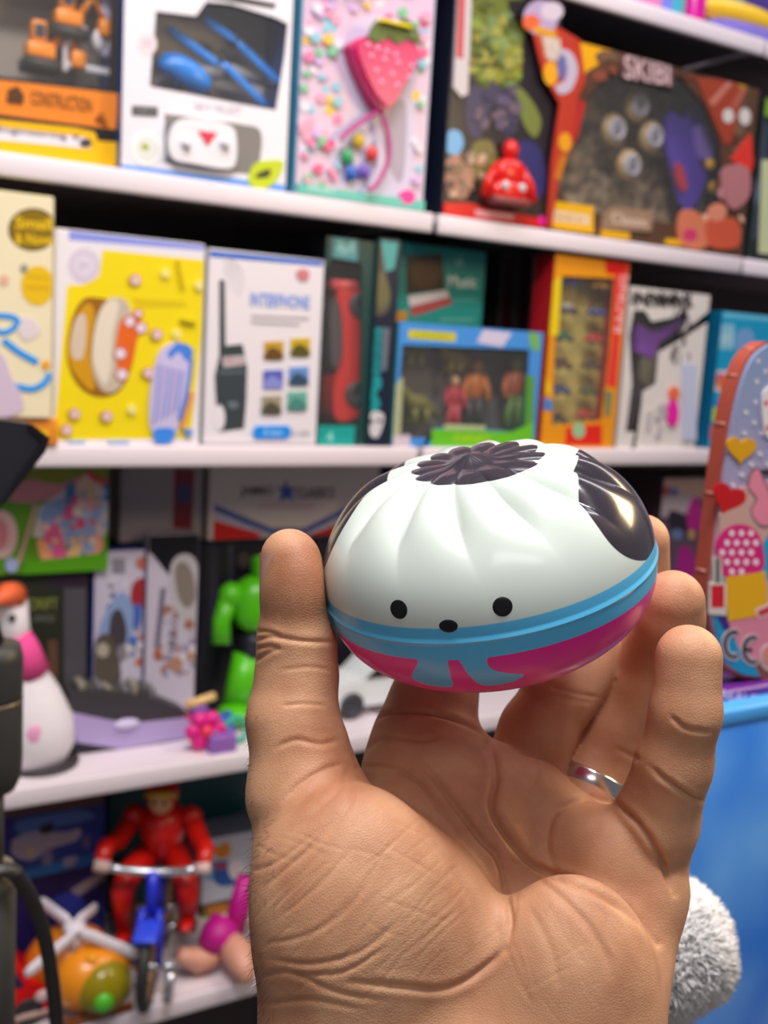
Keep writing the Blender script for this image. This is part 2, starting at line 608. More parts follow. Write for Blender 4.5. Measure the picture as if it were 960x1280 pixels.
def build_hand():
    G = Field((-52, -165, -98), (92, 4, 38), 0.9)
    C, E_ = G.cone, G.ell

    def chain(js):
        f = None
        for (a, b) in zip(js[:-1], js[1:]):
            c = C(L(*a[:3]), L(*b[:3]), a[3], b[3])
            f = c if f is None else smin(f, c, 2.5)
        return f
    # px, py, depth mm, radius mm
    thumb = chain([(384, 985, -4, 14.5), (366, 900, -7, 11.6), (371, 845, -9, 10.4), (371, 800, -9, 9.9), (369, 745, -9, 8.6), (362, 697, -9, 7.5)])
    thumb = smin(thumb, E_(L(372, 735, -6), (7.6, 12, 8.0)), 3)
    thumb = smin(thumb, C(L(388, 950, -4), L(408, 922, -5), 6.5, 4.2), 3)        # bulge at the web
    index = chain([(522, 968, -38, 14.5), (528, 920, -41, 13.6), (541, 880, -45, 12.7), (570, 790, -60, 10.6), (640, 725, -78, 9.4), (700, 690, -80, 8.4)])
    middle = chain([(640, 1000, -45, 12), (672, 915, -50, 11.3), (700, 868, -52, 10.8), (757, 800, -60, 10.4), (800, 735, -64, 9.2), (803, 676, -57, 8.1)])
    ring = chain([(716, 1040, -42, 11.5), (737, 970, -53, 10.8), (778, 880, -60, 10.4), (815, 815, -52, 10.0), (838, 775, -38, 9.3), (841, 752, -35, 8.9)])
    pinky = chain([(795, 1105, -27, 12.5), (820, 1025, -14, 10.8), (842, 955, -7, 9.4), (857, 890, -3, 8.6), (861, 822, -3, 8.3)])
    # palm
    K = 9
    palm = C(L(430, 1330, 8), L(440, 1120, 4), 21, 23)
    palm = smin(palm, C(L(560, 1370, 6), L(540, 985, -38), 24, 15), K)
    palm = smin(palm, C(L(640, 1370, 6), L(640, 1015, -40), 23, 14), K)
    palm = smin(palm, C(L(700, 1340, 6), L(722, 1060, -34), 21, 14), K)
    palm = smin(palm, C(L(738, 1300, 2), L(795, 1110, -20), 17, 13), K)
    palm = smin(palm, C(L(440, 1125, 0), L(376, 995, -4), 23, 13.5), 10)
    palm = smin(palm, C(L(440, 1085, -8), L(550, 1000, -32), 15, 12), 7)          # web between thumb and index
    palm = smin(palm, E_(L(440, 1130, 13), (22, 28, 17)), 8)                          # ball of the thumb
    palm = smin(palm, E_(L(510, 1170, 3), (23, 26, 18)), 8)
    palm = smin(palm, E_(L(600, 1090, -22), (18, 24, 15)), 8)
    palm = smin(palm, E_(L(712, 1230, 9), (21, 26, 15)), 9)                          # heel on the little finger side
    # forearm running out of the picture
    palm = smin(palm, C(L(575, 1345, -8), L(575, 1475, -12), 28, 27), 18)
    palm = smin(palm, C(L(470, 1345, -6), L(500, 1475, -10), 22, 25), 14)
    palm = smin(palm, C(L(680, 1345, -6), L(660, 1475, -10), 20, 24), 14)

    def rot(deg):
        c, s = math.cos(math.radians(deg)), math.sin(math.radians(deg))
        return [(c, s, 0), (-s, c, 0), (0, 0, 1)]
    pads = chain([(512, 962, -37, 12), (560, 955, -36, 12), (612, 972, -37, 10.5)])
    pads = smin(pads, chain([(622, 985, -31, 10.5), (665, 1002, -30, 11), (702, 1030, -27, 10.5)]), 2.0)
    pads = smin(pads, chain([(712, 1052, -23, 12), (758, 1070, -16, 12.5), (795, 1110, -15, 12.5)]), 2.5)
    palm = smin(palm, pads, 6)
    F = smin(palm, thumb, 3.5)
    for fg, k in ((index, 7), (middle, 1.2), (ring, 1.0), (pinky, 1.6)):
        F = np.minimum(F, smin(palm, fg, k))
    # flesh flattens against the toy it holds
    F = smax(F, (0.25 - bun_sdf(G.X, G.Y, G.Z)).astype(np.float32), 1.2)
    # cut the arm
    F = np.maximum(F, -(G.Y + 163.0))
    F[0] = F[-1] = 5; F[:, 0] = F[:, -1] = 5; F[:, :, 0] = F[:, :, -1] = 5
    V, Q = surface_nets(F, G.lo.astype(float), G.h)
    # keep the largest connected piece
    return V, Q


def laplace(V, Q, it, lam=0.5):
    E = np.concatenate([Q[:, [0, 1]], Q[:, [1, 2]], Q[:, [2, 3]], Q[:, [3, 0]]])
    E = np.concatenate([E, E[:, ::-1]])
    n = np.bincount(E[:, 0], minlength=len(V)).astype(float)[:, None]
    for i in range(it):
        for l_ in (lam, -lam * 1.04):
            A = np.zeros_like(V)
            for c in range(3): A[:, c] = np.bincount(E[:, 0], weights=V[E[:, 1], c], minlength=len(V))
            V = V + l_ * (A / np.maximum(n, 1) - V)
    return V


def vnormals(V, Q):
    fn = np.cross(V[Q[:, 2]] - V[Q[:, 0]], V[Q[:, 3]] - V[Q[:, 1]])
    N = np.zeros_like(V)
    for k in range(4):
        for c in range(3): N[:, c] += np.bincount(Q[:, k], weights=fn[:, c], minlength=len(V))
    return N / (np.linalg.norm(N, axis=1, keepdims=True) + 1e-9)


def subdivide(V, Q):
    E = np.concatenate([Q[:, [0, 1]], Q[:, [1, 2]], Q[:, [2, 3]], Q[:, [3, 0]]])
    Es = np.sort(E, 1); key = Es[:, 0] * (len(V) + 1) + Es[:, 1]
    uk, first, inv_ = np.unique(key, return_index=True, return_inverse=True)
    em = (V[Es[first, 0]] + V[Es[first, 1]]) / 2
    fc = V[Q].mean(1); nV = len(V); nE = len(uk); nQ = len(Q)
    e = inv_.reshape(4, nQ) + nV; f = np.arange(nQ) + nV + nE
    Q2 = np.concatenate([np.stack([Q[:, k], e[k], f, e[(k + 3) % 4]], 1) for k in range(4)])
    return np.concatenate([V, em, fc]), Q2


# palm lines and skin folds: (points, width mm, depth mm)
CREASES = [
    ([(513, 940), (545, 975), (575, 1015), (602, 1050), (622, 1072), (632, 1110), (638, 1155), (632, 1188)], 1.1, 1.15),
    ([(632, 1185), (610, 1206), (580, 1227), (545, 1237), (500, 1233), (440, 1228)], 1.1, 0.9),
    ([(612, 930), (620, 970), (615, 1010), (634, 1045), (660, 1075), (690, 1092), (740, 1112), (785, 1140), (822, 1180)], 1.15, 1.7),
    ([(625, 1070), (655, 1085), (690, 1112), (730, 1150), (755, 1190), (765, 1220)], 1.2, 0.5),
    ([(632, 1080), (645, 1120), (642, 1150)], 1.1, 0.35),
    ([(462, 908), (478, 894), (503, 890), (534, 891), (569, 900), (592, 910), (612, 924)], 0.7, 0.85),
    ([(444, 948), (469, 928), (494, 922), (525, 925), (550, 922)], 0.75, 0.6),
    ([(447, 960), (487, 959), (519, 975), (545, 1003), (570, 1040)], 0.9, 0.6),
    ([(770, 1004), (800, 1033), (825, 1072), (843, 1118)], 1.0, 1.25),
    ([(770, 1004), (735, 1000), (700, 1010), (686, 1032), (684, 1062), (694, 1088)], 1.3, 0.8),
    ([(640, 960), (660, 945), (672, 968), (652, 1000)], 1.0, 0.25),
    ([(430, 955), (405, 962), (375, 980), (355, 1000)], 0.9, 0.45),
    ([(424, 925), (400, 930), (370, 925), (345, 935)], 0.8, 0.4),
    ([(318, 802), (340, 796), (375, 801), (420, 803)], 0.8, 0.5),
    ([(318, 790), (335, 790), (350, 795)], 0.7, 0.4),
    ([(318, 812), (336, 808), (352, 812)], 0.7, 0.4),
    ([(316, 828), (332, 818), (346, 812)], 0.7, 0.35),
    ([(352, 882), (380, 880), (408, 882)], 0.6, 0.25),
    ([(350, 838), (385, 834), (415, 838)], 0.6, 0.2),
    ([(436, 958), (425, 985), (400, 1010), (365, 1040)], 1.0, 0.3),
    ([(436, 960), (440, 1000), (400, 1050), (350, 1090)], 0.9, 0.25),
    ([(420, 1020), (380, 1065), (330, 1110)], 0.8, 0.25),
    ([(310, 1090), (350, 1075), (400, 1035)], 0.8, 0.25),
    ([(440, 1060), (400, 1105), (345, 1150)], 0.8, 0.2),
    ([(500, 1150), (450, 1190), (390, 1205), (340, 1200)], 0.9, 0.3),
    ([(480, 1185), (430, 1215), (370, 1218)], 0.8, 0.3),
    ([(470, 1090), (430, 1140), (380, 1170), (330, 1180)], 0.8, 0.22),
    ([(318, 1225), (360, 1215), (420, 1240), (480, 1250)], 0.9, 0.3),
    ([(330, 1255), (390, 1250), (450, 1262)], 0.9, 0.25),
    ([(560, 1080), (590, 1130), (600, 1180)], 1.4, 0.2),
    ([(660, 1130), (690, 1190), (700, 1240)], 1.4, 0.22),
    ([(838, 895), (858, 911), (890, 915)], 0.8, 0.5),
    ([(812, 958), (837, 978), (866, 998), (884, 1000)], 0.8, 0.6),
    ([(818, 968), (845, 985), (870, 1000)], 0.8, 0.3),
    ([(686, 855), (715, 866), (748, 872)], 0.8, 0.5),
    ([(692, 868), (720, 876), (742, 878)], 0.8, 0.35),
    ([(770, 935), (800, 950)], 0.9, 0.4),
    ([(745, 995), (720, 1000), (700, 1010)], 0.8, 0.3),
]


_r = random.Random(11)
for _k in range(46):                              # the fine crossing lines on the ball of the thumb
    _x, _y = _r.uniform(330, 560), _r.uniform(1000, 1225)
    _a = math.radians(_r.choice([-38, -44, -33, -50, 24]) + _r.uniform(-8, 8)); _l = _r.uniform(25, 60)
    CREASES.append(([(_x - _l * math.cos(_a), _y - _l * math.sin(_a)), (_x + _r.uniform(-4, 4), _y + _r.uniform(-4, 4)), (_x + _l * math.cos(_a), _y + _l * math.sin(_a))], _r.uniform(.45, .7), _r.uniform(.04, .10)))
for _k in range(26):                              # and on the heel of the hand
    _x, _y = _r.uniform(600, 790), _r.uniform(1130, 1270)
    _a = math.radians(_r.choice([55, 62, 70, -30]) + _r.uniform(-8, 8)); _l = _r.uniform(20, 45)
    CREASES.append(([(_x - _l * math.cos(_a), _y - _l * math.sin(_a)), (_x + _r.uniform(-4, 4), _y + _r.uniform(-4, 4)), (_x + _l * math.cos(_a), _y + _l * math.sin(_a))], _r.uniform(.45, .7), _r.uniform(.03, .08)))


def press_creases(V, N):
    k = FPX / (REF - V[:, 2]); px = CX + V[:, 0] * k; py = CY - V[:, 1] * k
    view = np.stack([0 - V[:, 0], 0 - V[:, 1], REF - V[:, 2]], 1)
    view /= np.linalg.norm(view, axis=1, keepdims=True)
    facing = np.clip((N * view).sum(1) * 3, 0, 1)
    off = np.zeros(len(V))
    for pts, w, dep in CREASES:
        P = np.array(catmull(pts, 6)); w *= 5.0
        lo = P.min(0) - 5 * w; hi = P.max(0) + 5 * w
        m = np.where((px > lo[0]) & (px < hi[0]) & (py > lo[1]) & (py < hi[1]) & (facing > 0))[0]
        if not len(m): continue
        best = np.full(len(m), 1e9); tt = np.zeros(len(m))
        n = len(P) - 1
        for i in range(n):
            a, b = P[i], P[i + 1]; e = b - a
            t = np.clip(((px[m] - a[0]) * e[0] + (py[m] - a[1]) * e[1]) / (e @ e + 1e-9), 0, 1)
            d = np.hypot(px[m] - a[0] - t * e[0], py[m] - a[1] - t * e[1])
            c = d < best; best[c] = d[c]; tt[c] = (i + t[c]) / n
        taper = np.clip(np.minimum(tt, 1 - tt) * 6, 0.25, 1)
        x = best / w
        prof = -np.exp(-(x / 0.75) ** 2) + 0.17 * np.exp(-((x - 1.9) / 1.1) ** 2)
        off[m] += prof * dep * taper * facing[m]
    return V + N * off[:, None]


hV, hQ = build_hand()
hV = laplace(hV, hQ, 5)
hV, hQ = subdivide(hV, hQ)
hV = laplace(hV, hQ, 4)
hN = vnormals(hV, hQ)
hV = press_creases(hV, hN)


def skin_material():
    m = bpy.data.materials.new('material'); m.use_nodes = True
    nt = m.node_tree; b = nt.nodes['Principled BSDF']
    tc = nt.nodes.new('ShaderNodeTexCoord')
    n1 = nt.nodes.new('ShaderNodeTexNoise'); n1.inputs['Scale'].default_value = 45; n1.inputs['Detail'].default_value = 6
    rp = nt.nodes.new('ShaderNodeValToRGB')
    rp.color_ramp.elements[0].position = 0.3; rp.color_ramp.elements[0].color = lin('AE7555')
    rp.color_ramp.elements[1].position = 0.72; rp.color_ramp.elements[1].color = lin('DBAA85')
    nt.links.new(tc.outputs['Object'], n1.inputs['Vector']); nt.links.new(n1.outputs['Fac'], rp.inputs['Fac'])
    nt.links.new(rp.outputs[0], b.inputs['Base Color'])
    b.inputs['Roughness'].default_value = 0.52
    b.inputs['Specular IOR Level'].default_value = 0.4
    b.inputs['Subsurface Weight'].default_value = 0.22
    b.inputs['Subsurface Radius'].default_value = (0.005, 0.0018, 0.001)
    b.inputs['Subsurface Scale'].default_value = 1.0
    # fine skin lines
    mp = nt.nodes.new('ShaderNodeMapping'); mp.inputs['Rotation'].default_value = (0.3, 0.5, 0.8); mp.inputs['Scale'].default_value = (1.0, 2.2, 1.4)
    vo = nt.nodes.new('ShaderNodeTexVoronoi'); vo.feature = 'DISTANCE_TO_EDGE'; vo.inputs['Scale'].default_value = 900
    n2 = nt.nodes.new('ShaderNodeTexNoise'); n2.inputs['Scale'].default_value = 900; n2.inputs['Detail'].default_value = 3
    nt.links.new(tc.outputs['Object'], mp.inputs['Vector']); nt.links.new(mp.outputs[0], vo.inputs['Vector']); nt.links.new(tc.outputs['Object'], n2.inputs['Vector'])
    mr = nt.nodes.new('ShaderNodeMapRange'); mr.inputs[2].default_value = 0.22
    nt.links.new(vo.outputs['Distance'], mr.inputs[0])
    ad = nt.nodes.new('ShaderNodeMath'); ad.operation = 'MULTIPLY_ADD'; ad.inputs[1].default_value = 0.35
    nt.links.new(n2.outputs['Fac'], ad.inputs[0]); nt.links.new(mr.outputs[0], ad.inputs[2])
    bp = nt.nodes.new('ShaderNodeBump'); bp.inputs['Strength'].default_value = 0.3; bp.inputs['Distance'].default_value = 0.00016
    nt.links.new(ad.outputs[0], bp.inputs['Height']); nt.links.new(bp.outputs['Normal'], b.inputs['Normal'])
    return m


SKIN = skin_material()
mb = MB()
mb.mi(SKIN)
me = bpy.data.meshes.new('hand')
hW = np.array([list(HAND_M @ Vector(v)) for v in hV]) if False else (hV * 0.001) @ np.array([[C2W[r][0], -C2W[r][1], -C2W[r][2]] for r in range(3)]).T
hand_loc = np.array(HAND_M @ Vector(L(575, 1475, -12)))
hW = hW + np.array(HAND_M.translation) - hand_loc
me.vertices.add(len(hW)); me.vertices.foreach_set('co', hW.reshape(-1))
me.loops.add(len(hQ) * 4); me.loops.foreach_set('vertex_index', hQ.reshape(-1).astype(np.int32))
me.polygons.add(len(hQ)); me.polygons.foreach_set('loop_start', np.arange(0, len(hQ) * 4, 4, dtype=np.int32))
me.polygons.foreach_set('use_smooth', np.ones(len(hQ), bool))
me.materials.append(SKIN); me.update(calc_edges=True); me.validate()
hand = bpy.data.objects.new('hand', me); COL.objects.link(hand)
hand.location = hand_loc
tag(hand, 'open left hand with curled fingers holding up the bun toy, palm facing', 'hand')

# ================================================================== the shop: floor, wall, shelving
mb = MB(); mb.box(-3, -3.6, -0.05, 4.5, 0.6, 0.0, mat('8F8A88', 0.5)); tag(mb.build('floor'), kind='structure')
mb = MB(); mb.box(-3, 0.42, 0.0, 4.5, 0.5, 3.0, mat('6E6468', 0.8)); tag(mb.build('wall_back'), kind='structure')
mb = MB(); mb.box(-3, -3.6, 3.0, 4.5, 0.6, 3.08, mat('D8D4D6', 0.8)); tag(mb.build('ceiling'), kind='structure')

ZS = [0.555, 0.918, 1.363, 1.707, 2.077]          # tops of the shelf boards
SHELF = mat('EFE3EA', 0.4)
STEEL = mat('2B2628', 0.5)
BACK = mat('4A4044', 0.8)

def shelf_bay(x0, x1, where):
    ox = (x0 + x1) / 2
    names = {'left': ['with the rider on the bicycle', 'with the goose and green robot', 'with the yellow cake box', 'with the helicopter box', 'topmost, above the helicopter box'],
             'middle': ['lowest, behind the palm', 'behind the fingers, with the navy box', 'with the blue framed window box', 'with the brown medallion box', 'topmost, with the magenta bottle'],
             'right': ['lowest, behind the big blue box', 'behind the blue box and case', 'at the cyan box', 'at the green edged box', 'topmost, at the far right corner']}[where]
    for z, nm in zip(ZS, names):
        r = empty('shelf_board', (ox, 0.19, z), 'white shelf board of the ' + where + ' bay, ' + nm, 'shelf board', 'white shelf boards along the wall')
        mb = MB(); w = (x1 - x0) / 2 - 0.005
        mb.box(-w, -0.185, -0.012, w, 0.19, 0.0, SHELF, bev=0.001, seg=1); mb.build('deck', r)
        mb = MB(); mb.box(-w, -0.19, -0.028, w, -0.180, 0.0, SHELF, bev=0.003); mb.build('front_lip', r)
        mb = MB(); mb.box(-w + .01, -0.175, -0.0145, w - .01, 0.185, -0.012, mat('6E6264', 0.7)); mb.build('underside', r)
    mb = MB(); mb.box(x0, 0.385, 0.0, x1, 0.40, 2.55, BACK); tag(mb.build('back_panel'), 'dark metal back panel behind the ' + where + ' bay of shelves', 'back panel', 'shelving back panels')
    mb = MB(); mb.box(x0 - 0.004, 0.34, 0.0, x0 + 0.004, 0.384, 2.55, STEEL); tag(mb.build('upright_post'), 'slotted steel post at the left of the ' + where + ' bay of shelves', 'post', 'shelving posts')


shelf_bay(0.856 - 0.66, 0.856, 'left')
shelf_bay(0.856, 1.517, 'middle')
shelf_bay(1.517, 2.18, 'right')


LIMS = {}


class Face:
    """flat printing laid on a vertical front; coordinates come in as photo pixels and become metres on that face"""

    def __init__(self, origin, Y, step=0.00012):
        self.o = np.array(origin, float); self.Y = Y; self.mb = MB(); self.n = 0; self.step = step
        self.lim = LIMS.get(tuple(round(float(c), 4) for c in self.o))

    def uv(self, p):
        q = at(p[0], p[1], self.Y)
        u, v = q[0] - self.o[0], q[2] - self.o[2]
        if self.lim:                         # the print ends at the edges of its box
            u = min(max(u, 0.0006), self.lim[0] - 0.0006); v = min(max(v, 0.0006), self.lim[1] - 0.0006)
        return (u, v)

    def poly(self, pts, col, rough=0.35, lift=None):
        self.n += 1
        y = -self.step * self.n
        self.mb.prism([self.uv(p) for p in pts], y, 0.0, mat(col, rough))
        return self

    def rect(self, x0, y0, x1, y1, col, sk=0.0, **k):
        return self.poly([(x0, y0), (x1, y0 + sk), (x1, y1 + sk), (x0, y1)], col, **k)

    def oval(self, x, y, rx, ry, col, rot=0, n=24, **k):
        return self.poly(arc_pts(x, y, rx, ry, n, rot=rot), col, **k)

    def blob(self, pts, col, n=5, **k):
        return self.poly([tuple(q) for q in catmull(pts, n, True)], col, **k)

    def stroke(self, pts, w, col, **k):
        P = catmull(pts, 5) if len(pts) > 2 else [np.array(p, float) for p in pts]
        l = []; r = []
        for i in range(len(P)):
            t = P[min(len(P) - 1, i + 1)] - P[max(0, i - 1)]; t = t / (np.linalg.norm(t) + 1e-9)
            nn = np.array([-t[1], t[0]]) * w / 2
            l.append(tuple(P[i] + nn)); r.append(tuple(P[i] - nn))
        return self.poly(l + r[::-1], col, **k)

    def mess(self, pts, cols, n, r0, r1, seed=1):
        """busy printed artwork: many small patches inside an outline"""
        rr = random.Random(seed); A = np.array(pts, float); lo = A.min(0); hi = A.max(0); st0 = self.step; self.step = 0.00002
        self.n = int(self.n * st0 / self.step) + 1; k = 0
        while k < n:
            x = rr.uniform(lo[0], hi[0]); y = rr.uniform(lo[1], hi[1]); r = rr.uniform(r0, r1)
            if poly_sd(np.array([x]), np.array([y]), [tuple(p) for p in pts])[0] > -r * .5: continue
            self.poly(arc_pts(x, y, r, r * rr.uniform(.4, 1.3), 9, rot=rr.uniform(0, 180)), rr.choice(cols)); k += 1
        self.n = int(self.n * self.step / st0) + 1; self.step = st0
        return self

    def text(self, s, x, y, w, h, col, rot=0.0, bold=0.0, slope=0.0):
        """lettering centred at a pixel, about w x h pixels; slope = fall of the baseline per pixel"""
        self.n += 1
        vs, fs = text_mesh(s, 1.0, bold)
        if not vs: return self
        X = np.array(vs); lo = X.min(0); hi = X.max(0)
        u = (X[:, 0] - (lo[0] + hi[0]) / 2) / max(1e-6, hi[0] - lo[0]) * w
        v = (X[:, 1] - (lo[1] + hi[1]) / 2) / max(1e-6, hi[1] - lo[1]) * h
        c, sn = math.cos(math.radians(rot)), math.sin(math.radians(rot))
        px = x + u * c + v * sn; py = y + u * sn - v * c + u * slope
        vv = []
        for a, b in zip(px, py):
            q = self.uv((a, b)); vv.append((q[0], -self.step * self.n, q[1]))
        self.mb.add(vv, fs, mat(col, 0.4))
        return self

    def done(self, parent, name='printed_front'):
        return self.mb.build(name, parent)


def ring_front(mb, outer, inner, y0, y1, m):
    """a flat frame: rectangle outer (x0, z0, x1, z1) with a hole (star-shaped outline)"""
    ib = [np.array(p) for p in inner]
    ar = sum(ib[i][0] * ib[(i + 1) % len(ib)][1] - ib[(i + 1) % len(ib)][0] * ib[i][1] for i in range(len(ib)))
    if ar < 0: ib = ib[::-1]
    pts = []
    for i in range(len(ib)):
        a, b = ib[i], ib[(i + 1) % len(ib)]
        k = max(1, int(np.linalg.norm(b - a) / 0.012))
        for j in range(k): pts.append(a + (b - a) * j / k)
    c = np.mean(pts, axis=0)
    x0, z0, x1, z1 = outer
    out = []
    for p in pts:
        d = p - c; t = 1e9
        if d[0] > 1e-9: t = min(t, (x1 - c[0]) / d[0])
        if d[0] < -1e-9: t = min(t, (x0 - c[0]) / d[0])
        if d[1] > 1e-9: t = min(t, (z1 - c[1]) / d[1])
        if d[1] < -1e-9: t = min(t, (z0 - c[1]) / d[1])
        out.append(c + d * t)
    for cx_, cz_ in ((x0, z0), (x1, z0), (x1, z1), (x0, z1)):
        k = int(np.argmin([np.hypot(o[0] - cx_, o[1] - cz_) for o in out])); out[k] = np.array((cx_, cz_))
    n = len(pts)
    vs = [(p[0], y0, p[1]) for p in out] + [(p[0], y0, p[1]) for p in pts] + [(p[0], y1, p[1]) for p in pts]
    fs = []
    for i in range(n):
        j = (i + 1) % n
        fs.append((i, j, n + j, n + i)); fs.append((n + i, n + j, 2 * n + j, 2 * n + i))
    mb.add(vs, fs, m)


def carton(name, label, cat, xl, xr, ytop, Y, z, depth=0.06, front='FFFFFF', side=None, top_=None,
           window=None, inside='4A4848', ybase=None, group=None, rough=0.32, ztop=None, xtop=None, tint='FFFFFF', walpha=0.045):
    """a printed toy box standing at height z with its front in the plane Y; xl, xr are pixels at its foot"""
    yb = ybase if ybase is not None else 560
    a = at(xl, yb, Y); b = at(xr, yb, Y)
    h = (ztop if ztop is not None else at(xtop if xtop is not None else (xl + xr) / 2, ytop, Y)[2]) - z
    org = np.array([a[0], Y, z]); w = b[0] - a[0]
    root = empty(name, org, label, cat, group)
    LIMS[tuple(round(float(c), 4) for c in org)] = (w, h)
    F = Face(org, Y)
    fm, sm = mat(front, rough), mat(side or front, rough)
    tm = mat(top_ or side or front, rough)
    mb = MB(); e = 0.0008
    if not window:
        mb.box(0, 0, 0, w, depth, h, fm, bev=0.001, seg=1)
        mb.box(-e, 0.001, 0.001, 0, depth - 0.001, h - 0.001, sm); mb.box(w, 0.001, 0.001, w + e, depth - 0.001, h - 0.001, sm)
        mb.box(0.001, 0.001, h, w - 0.001, depth - 0.001, h + e, tm)
    else:
        t = 0.002
        hole = [F.uv(p) for p in window]
        ring_front(mb, (0, 0, w, h), hole, 0, t, fm)
        mb.box(0, t, 0, t, depth, h, sm); mb.box(w - t, t, 0, w, depth, h, sm)
        mb.box(t, t, 0, w - t, depth, t, sm); mb.box(t, t, h - t, w - t, depth, h, tm)
        mb.box(t, depth - t, t, w - t, depth, h - t, mat(inside, 0.6) if inside else mottled('5A4A3C', 'B8A080', 55))
    mb.build('carton', root)
    if window:
        wp = MB()
        c = np.mean(hole, axis=0)
        pts = [tuple(c + (np.array(p) - c) * 1.02) for p in hole]
        wp.add([(p[0], t + 0.0006, p[1]) for p in pts], [tuple(range(len(pts)))], clear(tint, walpha))
        wp.build('window_pane', root)
    root['w'] = w; root['h'] = h; root['d'] = depth
    return root, F


def clean(o):
    for k in ('w', 'h', 'd'):
        if k in o: del o[k]


def toy(name, label, cat, loc, group=None, rz=0.0):
    return empty(name, loc, label, cat, group, rz)


# ------------------------------------------------------------------ upper shelf (z 1.707)
Z = ZS[3]
# construction toy set
r, F = carton('toy_box', 'dark construction vehicle box with orange banner and yellow base, upper shelf far left', 'toy box',
              -70, 147, 0, 0.03, Z, 0.09, front='3A3430', side='274A86', ybase=205, ztop=2.02,
              window=[(-60, -70), (140, -30), (137, 112), (-60, 88)], inside='B0A498')
F.poly([(-70, 92), (148, 117), (144, 168), (-70, 134)], 'F08A2E')
F.poly([(-70, 134), (145, 162), (145, 178), (-70, 142)], '2A2422')
F.poly([(-70, 142), (95, 160), (118, 165), (122, 176), (147, 178), (147, 213), (-70, 190)], 'F7BE0A')
F.poly([(-70, 150), (108, 172), (114, 178), (112, 186), (-70, 168)], 'E9E4EC')
F.oval(107, 179, 8, 6, '4A4650')
for k in range(13):
    x = -40 + k * 15
    F.poly([(x, 189 + (x + 40) * .11), (x + 6, 190 + (x + 40) * .11), (x + 10, 197 + (x + 40) * .11), (x + 4, 196 + (x + 40) * .11)], '5A4312')
F.text('CONSTRUCTION', 76, 127, 76, 17, '3A2A20', slope=0.14)
F.text('Engineering V', 48, 167, 104, 11, '2E2A40', slope=0.11)
F.poly([(10, 112), (22, 108), (30, 120), (28, 130), (8, 127)], '5A3A20'); F.poly([(118, 150), (127, 140), (134, 158)], '8A4A18')
F.done(r); clean(r)


def digger(px, py, Y, z, s, label):
    """little orange excavator: tracks, cab, boom and bucket"""
    p = at(px, py, Y); g = toy('toy_digger', label, 'toy vehicle', (p[0], Y, z), 'orange diggers in the construction box')
    o = mat('F08C14', 0.35); d = mat('33302E', 0.6)
    mb = MB()
    for y in (-.012, .012):
        mb.tube([(-.022 * s, y, .008 * s), (.022 * s, y, .008 * s)], .008 * s, d, 10)
    mb.build('track', g)
    mb = MB(); mb.box(-.018 * s, -.014, .016 * s, .016 * s, .014, .034 * s, o, bev=.003); mb.build('body', g)
    mb = MB(); mb.box(-.012 * s, -.011, .034 * s, .006 * s, .011, .06 * s, o, bev=.003)
    mb.box(-.009 * s, -.0125, .040 * s, .003 * s, -.0105, .055 * s, mat('3C4650', .2)); mb.build('cab', g)
    mb = MB(); mb.tube([(.012 * s, 0, .03 * s), (.03 * s, 0, .058 * s), (.044 * s, 0, .034 * s)], [.006 * s, .005 * s, .004 * s], o, 8)
    mb.build('boom', g)
    mb = MB(); mb.box(.036 * s, -.011, .012 * s, .054 * s, .011, .034 * s, o, bev=.004); mb.build('bucket', g)


zz = at(70, 50, 0.07)[2]
mb = MB(); a = at(60, 54, .06); b = at(110, 60, .06)
digger(85, 45, 0.065, at(85, 52, .065)[2], 1.0, 'orange toy digger, upper of the two in the construction box')
digger(50, 85, 0.065, at(50, 92, .065)[2], 1.0, 'orange toy digger, lower of the two in the construction box')
# white plastic track pieces in the same box
p = at(113, 100, .065); g = toy('toy_fence', 'white plastic toy barrier with posts inside the construction box', 'toy', (p[0], .065, p[2] + .004))
mb = MB(); wm = mat('D6D2D8', .4)
mb.box(-.035, -.004, .0, -.029, .004, .05, wm, bev=.001); mb.box(.03, -.004, -.012, .036, .004, .045, wm, bev=.001); mb.build('post', g)
mb = MB(); mb.box(-.032, -.003, .005, .034, .003, .013, wm, bev=.001); mb.build('rail', g)
mb = MB()
for k in range(4): mb.ell((-.027 + k * .018, 0, .045), (.008, .006, .014), wm, 12)
mb.build('cone', g)
p = at(132, 40, .07); g2 = toy('toy_crane_mast', 'pale toy crane mast at the right inside the construction box', 'toy', (p[0], .07, p[2] - .03))
mb = MB(); mb.box(-.007, -.004, 0, .007, .004, .085, mat('C6BFD8', .4), bev=.002); mb.box(-.02, -.004, .075, .016, .004, .09, mat('D8B0C0', .4), bev=.003); mb.build('mast', g2)

# helicopter box
r, F = carton('toy_box', 'white toy helicopter box with blue edge, grey window and remote control', 'toy box',
              151, 357, 0, 0.008, Z, 0.085, front='EDEAF2', side='1E4F9E', ybase=222, ztop=2.03,
              window=[(195, 14), (245, 20), (258, 2), (290, 5), (345, 22), (360, 30), (356, 70), (345, 138), (300, 130), (187, 108)], inside='B8B2AE')
F.blob([(206, 150), (214, 143), (300, 155), (326, 165), (324, 205), (316, 218), (214, 205), (206, 195)], '807D7C')
F.poly([(150, 205), (362, 232), (361, 241), (150, 214)], '5AA0F0')
F.oval(184, 55, 12, 14, 'F3DCE0'); F.oval(184, 55, 9, 11, 'E9E2EA'); F.rect(178, 50, 190, 52, 'D59AA5'); F.rect(178, 56, 190, 58, 'D59AA5')
F.rect(165, 132, 197, 144, '35333A', sk=2); F.text('S107-G', 181, 139, 24, 6, 'C8C4CC', slope=.06)
F.oval(183, 186, 19, 21, 'FFFFFF'); F.oval(183, 186, 15, 17, 'E6E8E2'); F.oval(181, 184, 5, 4, 'A9B51C', rot=30)
